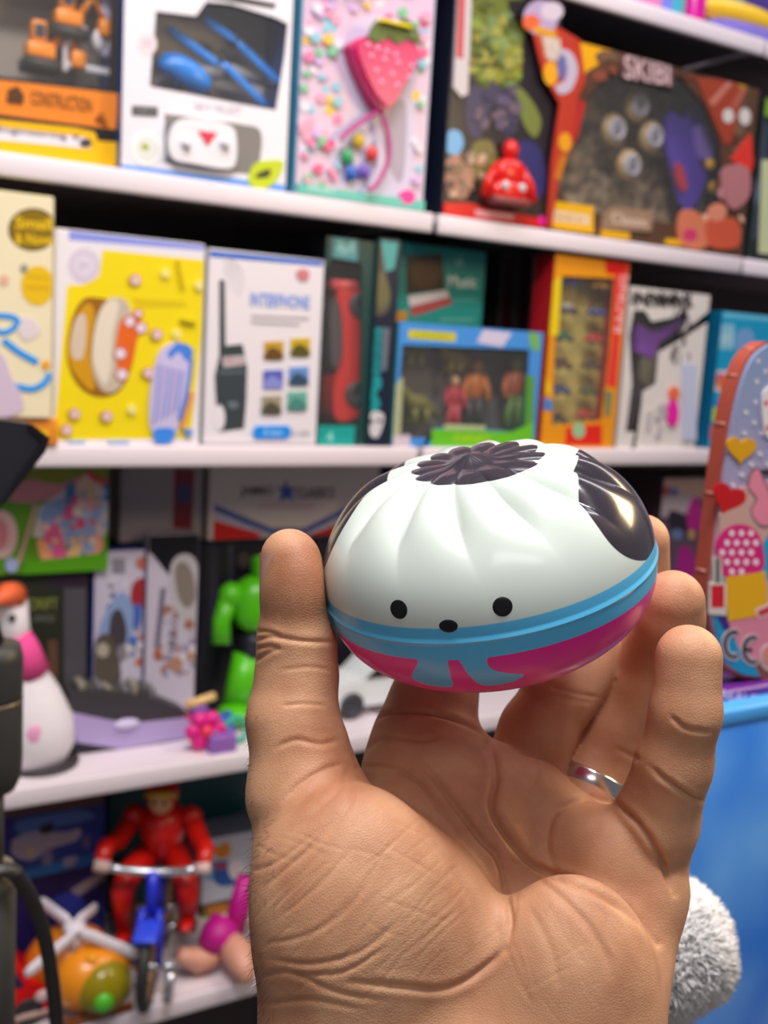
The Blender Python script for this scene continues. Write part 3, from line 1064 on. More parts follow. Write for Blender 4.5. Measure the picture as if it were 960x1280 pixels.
F.text('SKY PILOT', 272, 136, 58, 9, 'B5B0BC', slope=.1)
F.poly([(258, -12), (345, 5), (342, 10), (258, -4)], '3A3840')
F.blob([(310, 228), (318, 205), (340, 200), (354, 203), (346, 224), (330, 236)], 'C6D81C')
F.blob([(318, 222), (326, 214), (338, 212), (334, 222)], '3C4416')
F.done(r); clean(r)
mb = MB(); p0 = at(358, 222, .008); p1 = at(386, 222, .1)
r2 = toy('toy_box', 'glossy blue box edge between the helicopter box and the strawberry bag box', 'toy box', (p0[0] + .0005, .03, Z))
mb.box(0, 0, 0, .009, .05, .32, mat('1D5BC0', .25), bev=.001); mb.build('carton', r2)
mb = MB()
for k in range(5): mb.box(.002, -.0006, .05 + k * .05, .008, 0, .062 + k * .05, mat('7FB4F0', .3))
mb.build('printed_front', r2)


def heli():
    Yh = .05
    p = at(255, 92, Yh); g = toy('toy_helicopter', 'blue and grey toy helicopter with long blue blades in the white box', 'toy helicopter', p)
    q = lambda x, y, dy=0.0: Vector(at(x, y, Yh + dy)) - Vector(p)
    bl = mat('1F86E8', .25); gr = mat('8E9096', .35); dk = mat('2E3034', .5)
    mb = MB()
    c = q(232, 92); mb.ell(c, (.038, .02, .019), bl, 24, Matrix.Rotation(math.radians(22), 3, 'Y'))
    mb.ell(q(215, 84), (.02, .016, .013), bl, 20); mb.build('cockpit', g)
    mb = MB(); mb.tube([q(245, 92), q(290, 88, .005), q(352, 112, .01)], [.012, .009, .004], gr, 12); mb.build('tail_boom', g)
    mb = MB(); mb.tube([q(275, 85), q(278, 62)], .004, dk, 10); mb.ell(q(268, 75), (.012, .008, .008), dk, 14); mb.ell(q(296, 52), (.014, .008, .008), dk, 14)
    mb.build('rotor_mast', g)
    for (a, b, c_) in (((210, 34), (275, 82), bl), ((278, 78), (335, 134), bl), ((255, 22), (296, 52), bl), ((296, 52), (352, 106), bl)):
        v0, v1 = q(*a, -.012), q(*b, -.012); mb = MB()
        mb.tube([v0, v0.lerp(v1, .12), v0.lerp(v1, .85), v1], [.003, .0052, .0052, .003], c_, 10, flat=.3); mb.build('rotor_blade', g)
    mb = MB(); mb.tube([q(222, 110), q(262, 116)], .003, dk, 8); mb.tube([q(230, 108, -.008), q(228, 112, -.008)], .0025, dk, 8); mb.build('landing_skid', g)


heli()


def remote():
    Y = .006; c = at(255, 182, Y); g = toy('remote_control', 'white toy remote control with red triangle below the helicopter', 'remote control', (c[0], Y, c[2]))
    q = lambda x, y: (at(x, y, Y)[0] - c[0], at(x, y, Y)[2] - c[2])
    mb = MB(); mb.prism([q(*p) for p in catmull([(212, 162), (225, 150), (260, 152), (285, 160), (291, 175), (290, 205), (278, 212), (240, 206), (214, 200), (208, 182)], 4, True)], -.012, .0, mat('F1EEF4', .35))
    mb.build('housing', g)
    mb = MB(); mb.prism([q(243, 165), (q(267, 168)), q(255, 184)], -.0135, -.012, mat('E23A55', .35)); mb.build('triangle_button', g)
    for x in (228, 276):
        mb = MB(); u, v = q(x, 182); mb.tube([(u, -.012, v), (u, -.02, v)], [.006, .005], mat('E2DFE8', .35), 12); mb.build('control_stick', g)


remote()

# strawberry bag box
r, F = carton('toy_box', 'pastel dotted box behind a pink strawberry bag, upper shelf', 'toy box',
              368, 528, 0, 0.008, Z, 0.085, front='DCC0DA', side='5CB4C8', ybase=258, ztop=2.02)
F.blob([(425, 60), (455, 22), (500, 25), (525, 45), (520, 100), (508, 240), (425, 228), (412, 170), (440, 140)], 'CFC8E4')
F.blob([(490, 130), (508, 135), (505, 215), (494, 225), (480, 180)], 'A59CB4')
rr = random.Random(3); F.step = 0.00005
for k in range(300):
    x = rr.uniform(366, 536); y = rr.uniform(-40, 240); rad = rr.choice([4.0, 5.0, 6.0])
    if (422 < x < 516 and y > 25) or x < 372 + (240 - y) * .055 or x > 522 + (240 - y) * .06: continue
    F.oval(x, y, rad, rad * 1.1, rr.choice(['8FCBE0', 'F07FB0', 'E9E6F0', 'F2C94E', 'E85A8F', '7CC79A', 'D8B6E8', '8FCBE0', 'F4A6C4']), n=12)
F.poly([(362, 228), (440, 240), (530, 252), (528, 266), (362, 248)], '62C9BC')
F.oval(507, 247, 9, 9, 'F0189C'); F.text('FRUIT', 400, 238, 34, 7, 'D8F4EE', slope=.14)
F.text('Mini bag', 420, -2, 66, 13, '5A4650', slope=.08)
F.done(r); clean(r)


def strawberry():
    Y = -.006; c = at(478, 85, Y); g = toy('strawberry_bag', 'glossy pink strawberry shaped bag with yellow clasp, on the pastel dotted box', 'bag', (c[0], Y, c[2]))
    q = lambda x, y: (at(x, y, Y)[0] - c[0], at(x, y, Y)[2] - c[2])
    pk = mat('D4006A', .3)
    out = [q(*p) for p in catmull([(434, 60), (452, 48), (480, 46), (508, 52), (518, 66), (512, 88), (495, 118), (482, 138), (470, 136), (452, 108)], 4, True)]
    mb = MB(); mb.prism(out, -.012, .012, pk)
    ctr = np.mean(out, axis=0); mb.prism([tuple(ctr + (np.array(p) - ctr) * .9) for p in out], -.018, -.012, pk); mb.build('body', g)
    mb = MB()
    for j, row in enumerate([(452, 486, 4, 60), (456, 506, 4, 74), (462, 502, 3, 92), (468, 488, 2, 106)]):
        for k in range(row[2]):
            u, v = q(row[0] + (row[1] - row[0]) * k / max(1, row[2] - 1), row[3] + 4 * k); mb.ell((u, -.018, v), (.0036, .003, .0036), mat('F6B4D4', .3), 12)
    mb.build('seed_dots', g)
    mb = MB(); mb.prism([q(*p) for p in catmull([(452, 50), (462, 30), (482, 36), (498, 28), (512, 42), (516, 58), (500, 52), (488, 58), (476, 50), (464, 56)], 3, True)], -.021, -.016, mat('57702E', .4)); mb.build('leaf', g)
    mb = MB(); u0, v0 = q(463, 28); u1, v1 = q(503, 36); mb.box(u0, -.028, v1 - .006, u1, -.02, v0 - .002, mat('F2DC1E', .3), bev=.004); mb.build('clasp', g)
    mb = MB(); mb.tube([(q(x, y)[0], -.004, q(x, y)[1]) for x, y in [tuple(p) for p in catmull([(476, 136), (455, 150), (430, 168), (424, 176)], 5)]], .0035, mat('C03A8A', .35), 8)
    mb.tube([(q(x, y)[0], -.004, q(x, y)[1]) for x, y in [tuple(p) for p in catmull([(474, 138), (484, 175), (482, 205), (468, 232), (458, 238)], 5)]], .0035, mat('C03A8A', .35), 8)
    mb.build('strap', g)


strawberry()
for (x, y, c_, nm) in ((448, 176, 'D8B62E', 'yellow'), (465, 192, 'E0433E', 'red'), (434, 196, '3AA86A', 'green'), (439, 216, '3A6AC8', 'blue'), (455, 214, '7A5AC0', 'violet')):
    p = at(x, y, .0); g = toy('fruit_charm', nm + ' fruit charm hanging below the strawberry bag on the pastel box', 'charm', (p[0], .0, p[2]), 'fruit charms under the strawberry bag')
    mb = MB(); mb.ell((0, 0, 0), (.0095, .006, .011), mat(c_, .3), 14); mb.build('fruit', g)
    mb = MB(); mb.tube([(0, 0, .010), (.003, 0, .016)], .0012, mat('4E6A2C', .5), 6); mb.build('stalk', g)

# dark box with green camouflage picture and a red robot
r, F = carton('toy_box', 'tall dark box with green picture and red robot below, upper shelf', 'toy box',
              552, 682, 0, 0.012, Z, 0.12, front='231F2A', side='1A1A30', ybase=275, ztop=2.05)
F.poly([(552, 190), (683, 205), (683, 284), (552, 268)], '3A322C')
F.blob([(592, 0), (640, -20), (660, 20), (652, 60), (648, 105), (600, 108), (585, 60), (590, 25)], '69742C')
F.blob([(600, 30), (625, 42), (642, 45), (640, 60), (612, 58)], '8C9C5A'); F.blob([(620, 70), (650, 60), (648, 96), (620, 100)], '8A8A28')
F.blob([(600, 75), (618, 84), (612, 104), (594, 100)], '565F2C')
F.blob([(590, 108), (650, 110), (645, 160), (632, 170), (616, 130), (600, 172), (584, 160)], '3E3A5C')
F.blob([(645, 110), (660, 120), (676, 150), (668, 172), (652, 150)], '76803C')
F.poly([(634, 0), (660, 0), (668, 40), (640, 30)], '17141A')
F.oval(567, 178, 12, 16, '72B4E4'); F.blob([(556, 205), (574, 192), (588, 200), (592, 225), (580, 248), (560, 240)], 'B08070')
F.blob([(590, 182), (612, 176), (622, 200), (612, 225), (592, 222)], '77703C')
F.mess([(590, 0), (660, 10), (650, 110), (585, 108)], ['8A9A3C', '5A6628', 'A0A04A', '748C58', '4A5424', '9C8C3A'], 60, 3, 9, 5)
F.mess([(588, 112), (650, 112), (646, 165), (586, 165)], ['3A3658', '5A5070', '2A2640', '6A5A6A'], 24, 3, 9, 6)
F.mess([(556, 195), (622, 180), (622, 225), (560, 250)], ['C89880', '8A7A5A', 'A08A70', 'D0B098', '5A4A40'], 30, 2.5, 7, 7)
F.poly([(569, -10), (588, -8), (583, 118), (575, 122), (565, 110)], 'D0C8CC'); F.poly([(571, -8), (580, -8), (577, 75), (568, 72)], 'C8545C')
F.blob([(648, 178), (672, 185), (680, 230), (668, 250), (648, 215)], '2A2A6A')
F.poly([(551, 253), (583, 254), (690, 276), (690, 286), (551, 268)], 'E01818'); F.poly([(592, 262), (640, 268), (640, 275), (592, 270)], 'F0A8B0')
F.oval(676, 276, 5, 6, 'F028A8')
F.done(r); clean(r)


def robot(px, py, Y, s):
    p = at(px, py, Y); g = toy('toy_robot', 'shiny red toy robot with round head in front of the green picture', 'toy robot', (p[0], Y, p[2]))
    rd = mat('E2201C', .25); dk = mat('5A1414', .4)
    mb = MB(); mb.ell((0, 0, .105 * s), (.017 * s, .015 * s, .020 * s), rd, 20); mb.build('head', g)
    mb = MB(); mb.ell((0, 0, .06 * s), (.034 * s, .02 * s, .03 * s), rd, 20, p=2.6); mb.ell((0, 0, .025 * s), (.045 * s, .022 * s, .025 * s), rd, 20, p=2.6); mb.build('body', g)
    for sx in (-1, 1):
        mb = MB(); mb.tube([(sx * .028 * s, 0, .072 * s), (sx * .05 * s, -.004, .045 * s), (sx * .058 * s, -.006, .012 * s)], [.010 * s, .009 * s, .010 * s], rd, 10); mb.build('arm', g)
        mb = MB(); mb.ell((sx * .02 * s, -.02 * s, .035 * s), (.009 * s, .006 * s, .009 * s), mat('D8D4D8', .3), 14); mb.build('chest_lamp', g)
    mb = MB(); mb.box(-.045 * s, -.022 * s, 0, .045 * s, .018 * s, .016 * s, mat('8E4444', .4), bev=.004); mb.build('base', g)


robot(633, 258, -.004 + .0, .78)

# big brown character-free window box
r, F = carton('toy_box', 'large brown arched window box with four medallions, upper shelf right', 'toy box',
              687, 929, 0, 0.02, Z, 0.1, front='5C4030', side='1C2A4A', ybase=300, ztop=2.0,
              window=[(735, 120), (760, 90), (800, 75), (850, 96), (880, 130), (900, 180), (905, 235), (880, 285), (720, 262), (690, 235), (715, 170)], inside=None)
F.poly([(697, 30), (765, 48), (763, 72), (735, 88), (720, 105), (700, 100), (690, 60)], 'F3B010')
F.poly([(663, 40), (692, 44), (700, 110), (690, 112)], 'C23A22') if False else None
F.poly([(685, 110), (720, 118), (732, 130), (722, 170), (700, 215), (686, 200)], 'C42E2C')
F.blob([(690, 190), (702, 165), (712, 178), (706, 205), (694, 232), (688, 240)], 'E0901E')
F.mess([(735, 60), (940, 85), (932, 200), (905, 180), (880, 100), (800, 72), (740, 110)], ['6A4838', '4A3026', '8A4A38', '7A5A44'], 60, 3, 9, 8)
F.poly([(776, 66), (842, 78), (840, 110), (776, 96)], '6A4A44'); F.text('SKIBI', 808, 88, 58, 30, 'D8B8BC', slope=.16, bold=.01)
F.poly([(848, 96), (870, 100), (905, 182), (914, 178), (930, 100), (935, 90), (900, 84)], 'A0402C')
F.stroke([(888, 130), (912, 100)], 8, 'C47A6A'); F.stroke([(915, 135), (930, 110)], 7, 'B0604E')
F.oval(909, 145, 7, 9, 'D8D0CC'); F.oval(930, 146, 7, 11, 'D8D0CC'); F.oval(927, 103, 7, 8, 'C09020')
F.mess([(845, 262), (930, 270), (925, 312), (846, 306)], ['E89A78', 'C0503C', 'E8B090', 'B83A3A', 'F0C0A0'], 34, 2.5, 6.5, 9)
F.mess([(898, 205), (936, 205), (930, 250), (900, 255)], ['C89098', '8A5A70', 'E0A8A0', '7A6AA0'], 18, 2.5, 6, 10)
F.poly([(681, 250), (740, 258), (740, 292), (681, 284)], 'F3B818'); F.poly([(686, 262), (735, 269), (735, 282), (686, 276)], 'F0D2A8'); F.text('AGES 3+', 710, 273, 36, 6, 'B06030', slope=.14)
F.poly([(752, 272), (762, 258), (815, 264), (812, 290), (750, 286)], 'A08068'); F.text('Classic', 785, 275, 46, 13, 'F0DCC8', slope=.13)
F.poly([(750, 287), (785, 291), (785, 300), (750, 296)], 'E8B014'); F.poly([(832, 298), (852, 300), (850, 308), (830, 306)], 'E8B014')
F.blob([(848, 268), (862, 262), (878, 275), (886, 300), (872, 312), (850, 306), (845, 288)], 'D87C5C'); F.oval(860, 294, 9, 8, 'D03A6E'); F.blob([(880, 280), (900, 272), (920, 278), (920, 308), (886, 308)], 'D0583C')
F.blob([(884, 262), (896, 254), (906, 262), (900, 275), (886, 275)], 'E08C70'); F.poly([(912, 200), (936, 168), (946, 205), (935, 220)], 'E0382C')
F.blob([(900, 215), (918, 205), (934, 215), (934, 245), (915, 262), (902, 245)], 'B8787C')
F.done(r); clean(r)


def medallion(px, py, i):
    Y = .07; p = at(px, py, Y); g = toy('toy_medallion', ['grey and gold ring disc at the top of the brown box window', 'grey and gold ring disc at the left of the brown box window', 'grey and gold ring disc at the right of the brown box window', 'grey and gold ring disc lowest in the brown box window'][i], 'toy disc', p, 'ring discs in the brown window box')
    M = Matrix.Rotation(math.radians(90), 4, 'X')
    mb = MB(); mb.lathe([(.027, 0), (.0275, .005), (.022, .012), (.015, .012)], mat('A48A5A', .3), 24, M); mb.build('rim', g)
    mb = MB(); mb.lathe([(.0185, .006), (.019, .014), (.013, .017), (.011, .012)], mat('A5A2AC', .3), 24, M); mb.build('inner_ring', g)
    mb = MB(); mb.ell((0, -.012, 0), (.010, .004, .011), mat('6E6C78', .35), 16); mb.build('hub', g)


for i, (x, y) in enumerate(((794, 133), (765, 163), (812, 172), (784, 208))): medallion(x, y, i)
p = at(850, 255, .075); g = toy('toy_cape', 'purple and blue folded plastic cape at the right of the brown box window', 'toy', (p[0], .075, p[2]))
q = lambda x, y: (at(x, y, .075)[0] - p[0], at(x, y, .075)[2] - p[2])
mb = MB(); mb.prism([q(*k) for k in catmull([(832, 140), (850, 150), (862, 130), (880, 160), (884, 200), (868, 250), (850, 262), (838, 220), (828, 180)], 4, True)], -.01, 0, mat('5038A0', .4)); mb.build('cape', g)
mb = MB(); mb.prism([q(*k) for k in catmull([(862, 160), (878, 165), (882, 195), (866, 200)], 4, True)], -.02, -.01, mat('8268B8', .4)); mb.build('pouch', g)
mb = MB(); mb.ell((q(877, 207)[0], -.02, q(877, 207)[1]), (.011, .006, .010), mat('E0A81E', .3), 14); mb.ell((q(884, 235)[0], -.014, q(884, 235)[1]), (.012, .006, .012), mat('A8801C', .4), 14); mb.build('buckle', g)
mb = MB(); mb.prism([q(*k) for k in catmull([(838, 205), (846, 210), (852, 235), (846, 240), (838, 225)], 3, True)], -.014, -.01, mat('B02838', .4)); mb.build('sash', g)

# red card header leaning between the two boxes
r, F = carton('display_card', 'red and orange shaped card standing between the green picture box and brown box', 'card',
              672, 712, 0, -.002, Z, 0.004, front='C23A24', ybase=285, ztop=1.80)
F.done(r); bpy.data.objects.remove([c for c in r.children if c.name.startswith('printed')][0]); clean(r)
for c in list(r.children): bpy.data.objects.remove(c)
p = at(700, 284, -.002)
q = lambda x, y: (at(x, y, -.002)[0] - r.location[0], at(x, y, -.002)[2] - r.location[2])
mb = MB(); mb.prism([q(*k) for k in [(664, 30), (695, 32), (725, 50), (732, 100), (722, 122), (718, 160), (700, 215), (690, 284), (684, 284), (690, 200), (700, 130), (680, 95)]], 0, .004, mat('BE3420', .4)); mb.build('card', r)
F = Face(list(r.location), -.002); F.lim = None
F.oval(676, 22, 22, 22, 'B8A4C8'); F.oval(664, 28, 11, 10, 'E8683C'); F.oval(690, 14, 14, 12, 'D8C8D8'); F.stroke([(668, 36), (695, 44)], 9, 'E0A018')
F.poly([(676, 45), (700, 48), (702, 78), (684, 75)], 'CDB9A8'); F.text('TOY', 689, 61, 18, 22, 'E8DCD8', rot=12)
F.oval(688, 92, 9, 15, 'EFA818'); F.blob([(698, 62), (714, 66), (722, 88), (714, 112), (700, 118), (694, 108), (706, 100), (708, 82)], 'C4B8CC'); F.oval(702, 84, 6, 16, '6A6AA8')
F.oval(706, 178, 8, 12, 'E8A018'); F.stroke([(704, 195), (696, 225)], 8, 'C8761C')
F.done(r)

# edge box at the right
r, F = carton('toy_box', 'dark box with green edge at the right end of the upper shelf', 'toy box', 937, 1010, 0, .02, Z, .1, front='1E2A2A', side='26302E', ybase=315, ztop=1.99)
F.poly([(940, 90), (1010, 104), (1010, 160), (940, 140)], '7AA81C'); F.poly([(938, 150), (960, 154), (956, 300), (932, 298)], '3A4456'); F.poly([(952, 200), (1010, 200), (1010, 325), (948, 316)], 'C8CFA0')
F.oval(940, 230, 8, 30, '8C98B8'); F.done(r); clean(r)

# top shelf toys, just in view
Z = ZS[4]
p = at(820, 18, .05); g = toy('toy_box', 'pink and blue low box on the top shelf edge', 'toy box', (p[0] - .05, .05, Z))
mb = MB(); mb.box(0, 0, 0, .13, .1, .07, mat('E48AC0', .3), bev=.003); mb.build('carton', g)
mb = MB(); mb.box(.06, -.0006, .0, .085, 0, .06, mat('7A8AE8', .3)); mb.box(.085, -.0006, 0, .11, 0, .06, mat('46B8C8', .3)); mb.box(.112, -.0006, 0, .122, 0, .06, mat('48B070', .3)); mb.build('printed_front', g)
p = at(866, 20, .05); g = toy('toy_bottle', 'magenta bottle beside the yellow boat on the top shelf', 'toy bottle', (p[0], .05, Z))
mb = MB(); mb.lathe([(.018, 0), (.02, .01), (.02, .09), (.012, .11), (.012, .125)], mat('D8149A', .25), 20); mb.build('bottle', g)
mb = MB(); mb.lathe([(.0135, .12), (.0135, .14), (.01, .143)], mat('8A1A6A', .3), 18); mb.build('cap', g)
p = at(918, 30, .06); g = toy('toy_boat', 'yellow and violet toy boat lying on the top shelf', 'toy boat', (p[0], .06, Z))
mb = MB(); mb.ell((0, 0, .045), (.1, .035, .022), mat('F6C832', .3), 28, p=2.6); mb.build('deck', g)
mb = MB(); mb.ell((0.01, 0, .026), (.085, .03, .026), mat('8C80DC', .3), 28, p=2.6); mb.build('hull', g)
p = at(905, -4, .12); g = toy('toy_box', 'teal and purple tall box behind the yellow boat, top shelf', 'toy box', (p[0], .14, Z))
mb = MB(); mb.box(0, 0, 0, .16, .08, .2, mat('2E9AAC', .3), bev=.002); mb.build('carton', g)
mb = MB(); mb.box(.075, -.0008, .0, .15, 0, .19, mat('4A3A86', .3)); mb.build('printed_front', g)

# ------------------------------------------------------------------ middle shelf (z 1.363)
Z = ZS[2]
# flat orange box with the cream box standing on it
zc = at(60, 523, -.012)[2]
p = at(-80, 540, -.012); pr = at(62, 540, -.012)
g = toy('toy_box', 'flat orange and yellow box lying under the cream box, middle shelf left', 'toy box', (p[0], -.005, Z))
mb = MB(); mb.box(0, 0, 0, pr[0] - p[0] + .012, .12, zc - Z - .001, mat('E8902A', .35), bev=.002); mb.build('carton', g)
mb = MB(); mb.box(.02, -.0006, .004, pr[0] - p[0], 0, .02, mat('F4C41C', .35)); mb.build('printed_front', g)
r, F = carton('toy_box', 'tall cream box with yellow circles and blue ribbon print at the left edge', 'toy box',
              -90, 64, 246, -.012, zc, .1, front='F0E4C0', side='C9C08E', ybase=523, xtop=60, top_='D8CE8C')
F.oval(41, 287, 31, 27, '6A5412'); F.oval(41, 287, 27, 24, '8A6E10')
F.text('Small', 42, 279, 46, 15, 'F2C80E', slope=.05, bold=.02); F.text('& Novel', 43, 299, 48, 14, 'F2C80E', slope=.04, bold=.02)
F.oval(47, 357, 21, 25, 'EBC016'); F.oval(30, 336, 5, 6, '9A9488'); F.stroke([(34, 345), (60, 347)], 3, 'D9AC12'); F.stroke([(32, 358), (62, 360)], 3, 'D9AC12')
F.oval(5, 350, 6, 7, 'E8B49C'); F.blob([(20, 400), (40, 398), (50, 415), (30, 425)], 'E4D8DC')
F.stroke([(-20, 395), (10, 395), (22, 402), (8, 415), (-20, 412)], 7, '2C9CF0'); F.stroke([(4, 425), (24, 440), (47, 453)], 8, '2C9CF0')
F.stroke([(62, 466), (56, 478), (40, 486), (18, 482)], 8, '3AA0F0'); F.oval(57, 456, 5, 6, 'F2A81E')
F.blob([(-30, 440), (0, 440), (14, 470), (30, 505), (14, 520), (-30, 525)], 'D6C2D8')
F.done(r); clean(r)

# yellow box with the cake shaped train
r, F = carton('toy_box', 'bright yellow box with a sliced cake picture and white edges, middle shelf', 'toy box',
              66, 248, 296, .012, Z, .1, front='EDE8F0', side='E0DCC8', ybase=557, xtop=165)
F.poly([(86, 288), (264, 304), (262, 314), (86, 300)], '8E9AE8')
F.poly([(128, 312), (262, 326), (254, 420), (238, 548), (62, 550), (84, 356), (104, 356), (124, 345)], 'F4DC12')
F.oval(105, 332, 20, 22, 'D9CDE0'); F.oval(105, 332, 12, 13, 'E2D8E8'); F.text('3+', 105, 332, 13, 10, 'B8A8C8')
F.poly([(165, 372), (232, 376), (232, 383), (170, 384)], 'E0C70C')
F.blob([(88, 405), (102, 376), (120, 372), (150, 380), (165, 400), (166, 450), (150, 488), (122, 496), (98, 482), (84, 450)], '9A6414')
F.blob([(90, 410), (106, 380), (118, 390), (112, 440), (118, 485), (104, 480), (86, 450)], 'D59A18')
F.blob([(94, 400), (104, 392), (108, 405), (104, 445), (92, 448), (88, 430)], 'D8C4B0')
F.blob([(120, 400), (135, 374), (155, 374), (164, 392), (166, 430), (158, 470), (142, 490), (124, 484), (114, 450)], 'C9BBA8')
F.blob([(122, 398), (136, 376), (148, 380), (140, 420), (138, 460), (130, 480), (116, 448)], 'E8DCC8')
F.blob([(150, 402), (164, 394), (176, 402), (170, 430), (164, 458), (150, 468), (144, 440)], 'E86A22')
for x, y, rd in ((162, 402, 6), (176, 410, 6), (150, 442, 6.5), (152, 468, 6.5), (172, 392, 4)):
    F.oval(x, y, rd + 2, rd + 2, 'C85A50'); F.oval(x, y, rd, rd, 'EBDCE8')
for x, y in ((168, 350), (195, 418), (184, 466), (92, 517), (132, 520), (82, 537)):
    F.oval(x, y, 8, 8, 'C89A3A'); F.oval(x + 1, y, 5.5, 6, 'E8C8D0')
for x, y in ((206, 342), (248, 357), (164, 512), (220, 418)): F.oval(x, y, 5, 6, 'F4E88A')
F.stroke([(222, 325), (228, 360)], 4, 'DCC010'); F.stroke([(225, 400), (243, 404)], 5, 'C0B010')
F.blob([(196, 445), (215, 428), (236, 436), (236, 470), (224, 520), (216, 545), (190, 542), (186, 500)], 'CFC6EC')
F.blob([(208, 442), (220, 429), (235, 432), (240, 442), (232, 452), (222, 440), (212, 448)], '4A86E8'); F.blob([(192, 536), (216, 536), (212, 552), (194, 552)], '3F8EF0')
F.stroke([(238, 448), (232, 490), (222, 525)], 5, '5A86E0'); F.stroke([(240, 490), (226, 535)], 5, 'F0A860')
for k in range(5):
    F.stroke([(198 + k * 7, 455 + k * 2), (191 + k * 7, 530 - k * 4)], 2.6, ['6E86D8', '9A8ED0'][k % 2])
F.oval(234, 540, 5, 5, '6A96E0'); F.rect(85, 550, 105, 555, 'A8C0E8'); F.rect(135, 550, 160, 555, 'A8C0E8')
F.done(r); clean(r)

# radio box
r, F = carton('toy_box', 'white box with a black handheld radio and small square photos, middle shelf', 'toy box',
              254, 394, 318, .012, Z, .09, front='EDE6EC', side='C8CCD8', ybase=558, xtop=330)
F.poly([(262, 313), (404, 326), (403, 333), (262, 321)], '1A63C8')
F.poly([(274, 350), (281, 350), (282, 432), (303, 430), (306, 443), (309, 460), (308, 500), (305, 536), (274, 540), (270, 505), (268, 470), (274, 445)], '3A4448')
F.poly([(278, 446), (307, 444), (306, 456), (279, 459)], 'C8BEC4'); F.text('BF-U', 292, 451, 20, 6, 'C04040')
F.poly([(274, 464), (306, 462), (306, 466), (274, 468)], '5E6A70'); F.oval(291, 506, 7, 5, '6A7480'); F.oval(274, 522, 7, 16, 'EDE6EC')
for rr_ in (12, 19, 26):
    pts = arc_pts(277, 350, rr_, rr_ * 1.1, 10, a0=-80, a1=40); F.stroke(pts, 1.6, 'D2CBD4')
F.text('INTERPHONE', 350, 376, 74, 17, '6E9AE8', slope=.06, bold=.015); F.rect(314, 393, 386, 396, 'BEB8BE', sk=3); F.rect(314, 400, 374, 403, 'C8C2C8', sk=3)
F.blob([(370, 340), (378, 336), (386, 340), (384, 350), (374, 350)], 'D08088')
for x, y, c1, c2 in ((342, 438, 'C8A030', '6A4A24'), (375, 434, 'D0B01C', '5A5420'), (341, 474, '5A62C0', '8A92D8'), (373, 470, '6A94D8', '34506A'), (339, 506, 'A09A80', '54503C'), (371, 501, '6AB0A0', '4A8A80')):
    F.rect(x - 12, y - 11, x + 12, y + 12, c1, sk=-1); F.blob([(x - 11, y + 4), (x - 3, y - 4), (x + 8, y + 1), (x + 11, y + 11), (x - 11, y + 11)], c2)
F.poly([(320, 532), (360, 532), (364, 540), (358, 548), (318, 548), (315, 540)], '1792F2'); F.text('5 km', 340, 540, 22, 8, 'CBE6FF')
F.text('BF-888', 374, 541, 24, 7, 'A8A4AC'); F.poly([(245, 551), (392, 551), (391, 558), (245, 558)], 'D6D0D6')
F.done(r); clean(r)

# red car in a dark teal box standing on end
r, F = carton('toy_box', 'narrow dark teal box with a red car standing on end, middle shelf', 'toy box',
              396, 456, 298, .02, Z, .09, front='1F4444', side='14181E', ybase=558, xtop=430,
              window=[(402, 340), (416, 320), (446, 318), (452, 335), (450, 520), (446, 532), (399, 530)], inside='5A2C2A')
F.poly([(416, 292), (448, 296), (447, 327), (416, 322)], '4E9296'); F.text('4x4', 432, 309, 22, 18, 'A8DADA')
F.poly([(391, 532), (444, 532), (442, 558), (390, 558)], '1AA096'); F.text('4', 412, 546, 9, 14, '9AE0D6')
F.done(r); clean(r)


def upright_car():
    Y = .055; c = at(428, 440, Y); g = toy('toy_car', 'red toy car standing on end in the dark teal box', 'toy car', (c[0], Y, c[2]))
    q = lambda x, y: (at(x, y, Y)[0] - c[0], at(x, y, Y)[2] - c[2])
    rd = mat('C02420', .25)
    mb = MB(); mb.prism([q(*k) for k in catmull([(414, 365), (436, 360), (446, 372), (447, 400), (442, 440), (444, 500), (438, 520), (412, 522), (410, 480), (420, 450), (420, 400)], 4, True)], -.02, .025, rd); mb.build('body', g)
    mb = MB(); mb.prism([q(*k) for k in catmull([(406, 385), (418, 372), (421, 410), (418, 450), (408, 455)], 4, True)], -.018, .02, mat('4A4448', .2)); mb.build('cabin', g)
    for x, y in ((442, 382), (437, 492)):
        u, v = q(x, y); mb = MB(); M = Matrix.Translation((u, -.016, v)) @ Matrix.Rotation(math.radians(90), 4, 'X')
        mb.lathe([(.017, -.012), (.019, -.008), (.019, .006), (.016, .01), (.009, .01), (.008, .006)], mat('2A2A30', .5), 22, M); mb.build('wheel', g)
    mb = MB(); a = q(408, 362); b = q(440, 352); mb.box(a[0], -.02, a[1], b[0], .02, b[1], mat('D0424A', .3), bev=.003); mb.build('bumper', g)


upright_car()
# narrow spine box with teal lettering and skull
r, F = carton('toy_box', 'narrow dark box with turquoise lettering and a white skull print', 'toy box',
              460, 486, 298, .012, Z, .12, front='1C2238', side='1D3A3E', ybase=558, xtop=480)
F.blob([(452, 304), (474, 302), (480, 330), (488, 370), (482, 392), (462, 390), (456, 350)], '5A5348'); F.blob([(454, 320), (466, 316), (464, 345), (456, 348)], '9A4A62')
F.poly([(476, 300), (498, 303), (493, 336), (482, 340)], '4FA6A4'); F.blob([(464, 350), (478, 340), (488, 372), (474, 386)], '6E6A48')
F.poly([(466, 410), (478, 409), (476, 466), (464, 468)], '14909A'); F.poly([(479, 410), (487, 410), (483, 462), (477, 464)], '6E7482'); F.stroke([(468, 470), (472, 480), (464, 492), (470, 504), (464, 515)], 10, '149AA0')
F.text('DINO', 472, 438, 46, 9, '0A5A66', rot=-88)
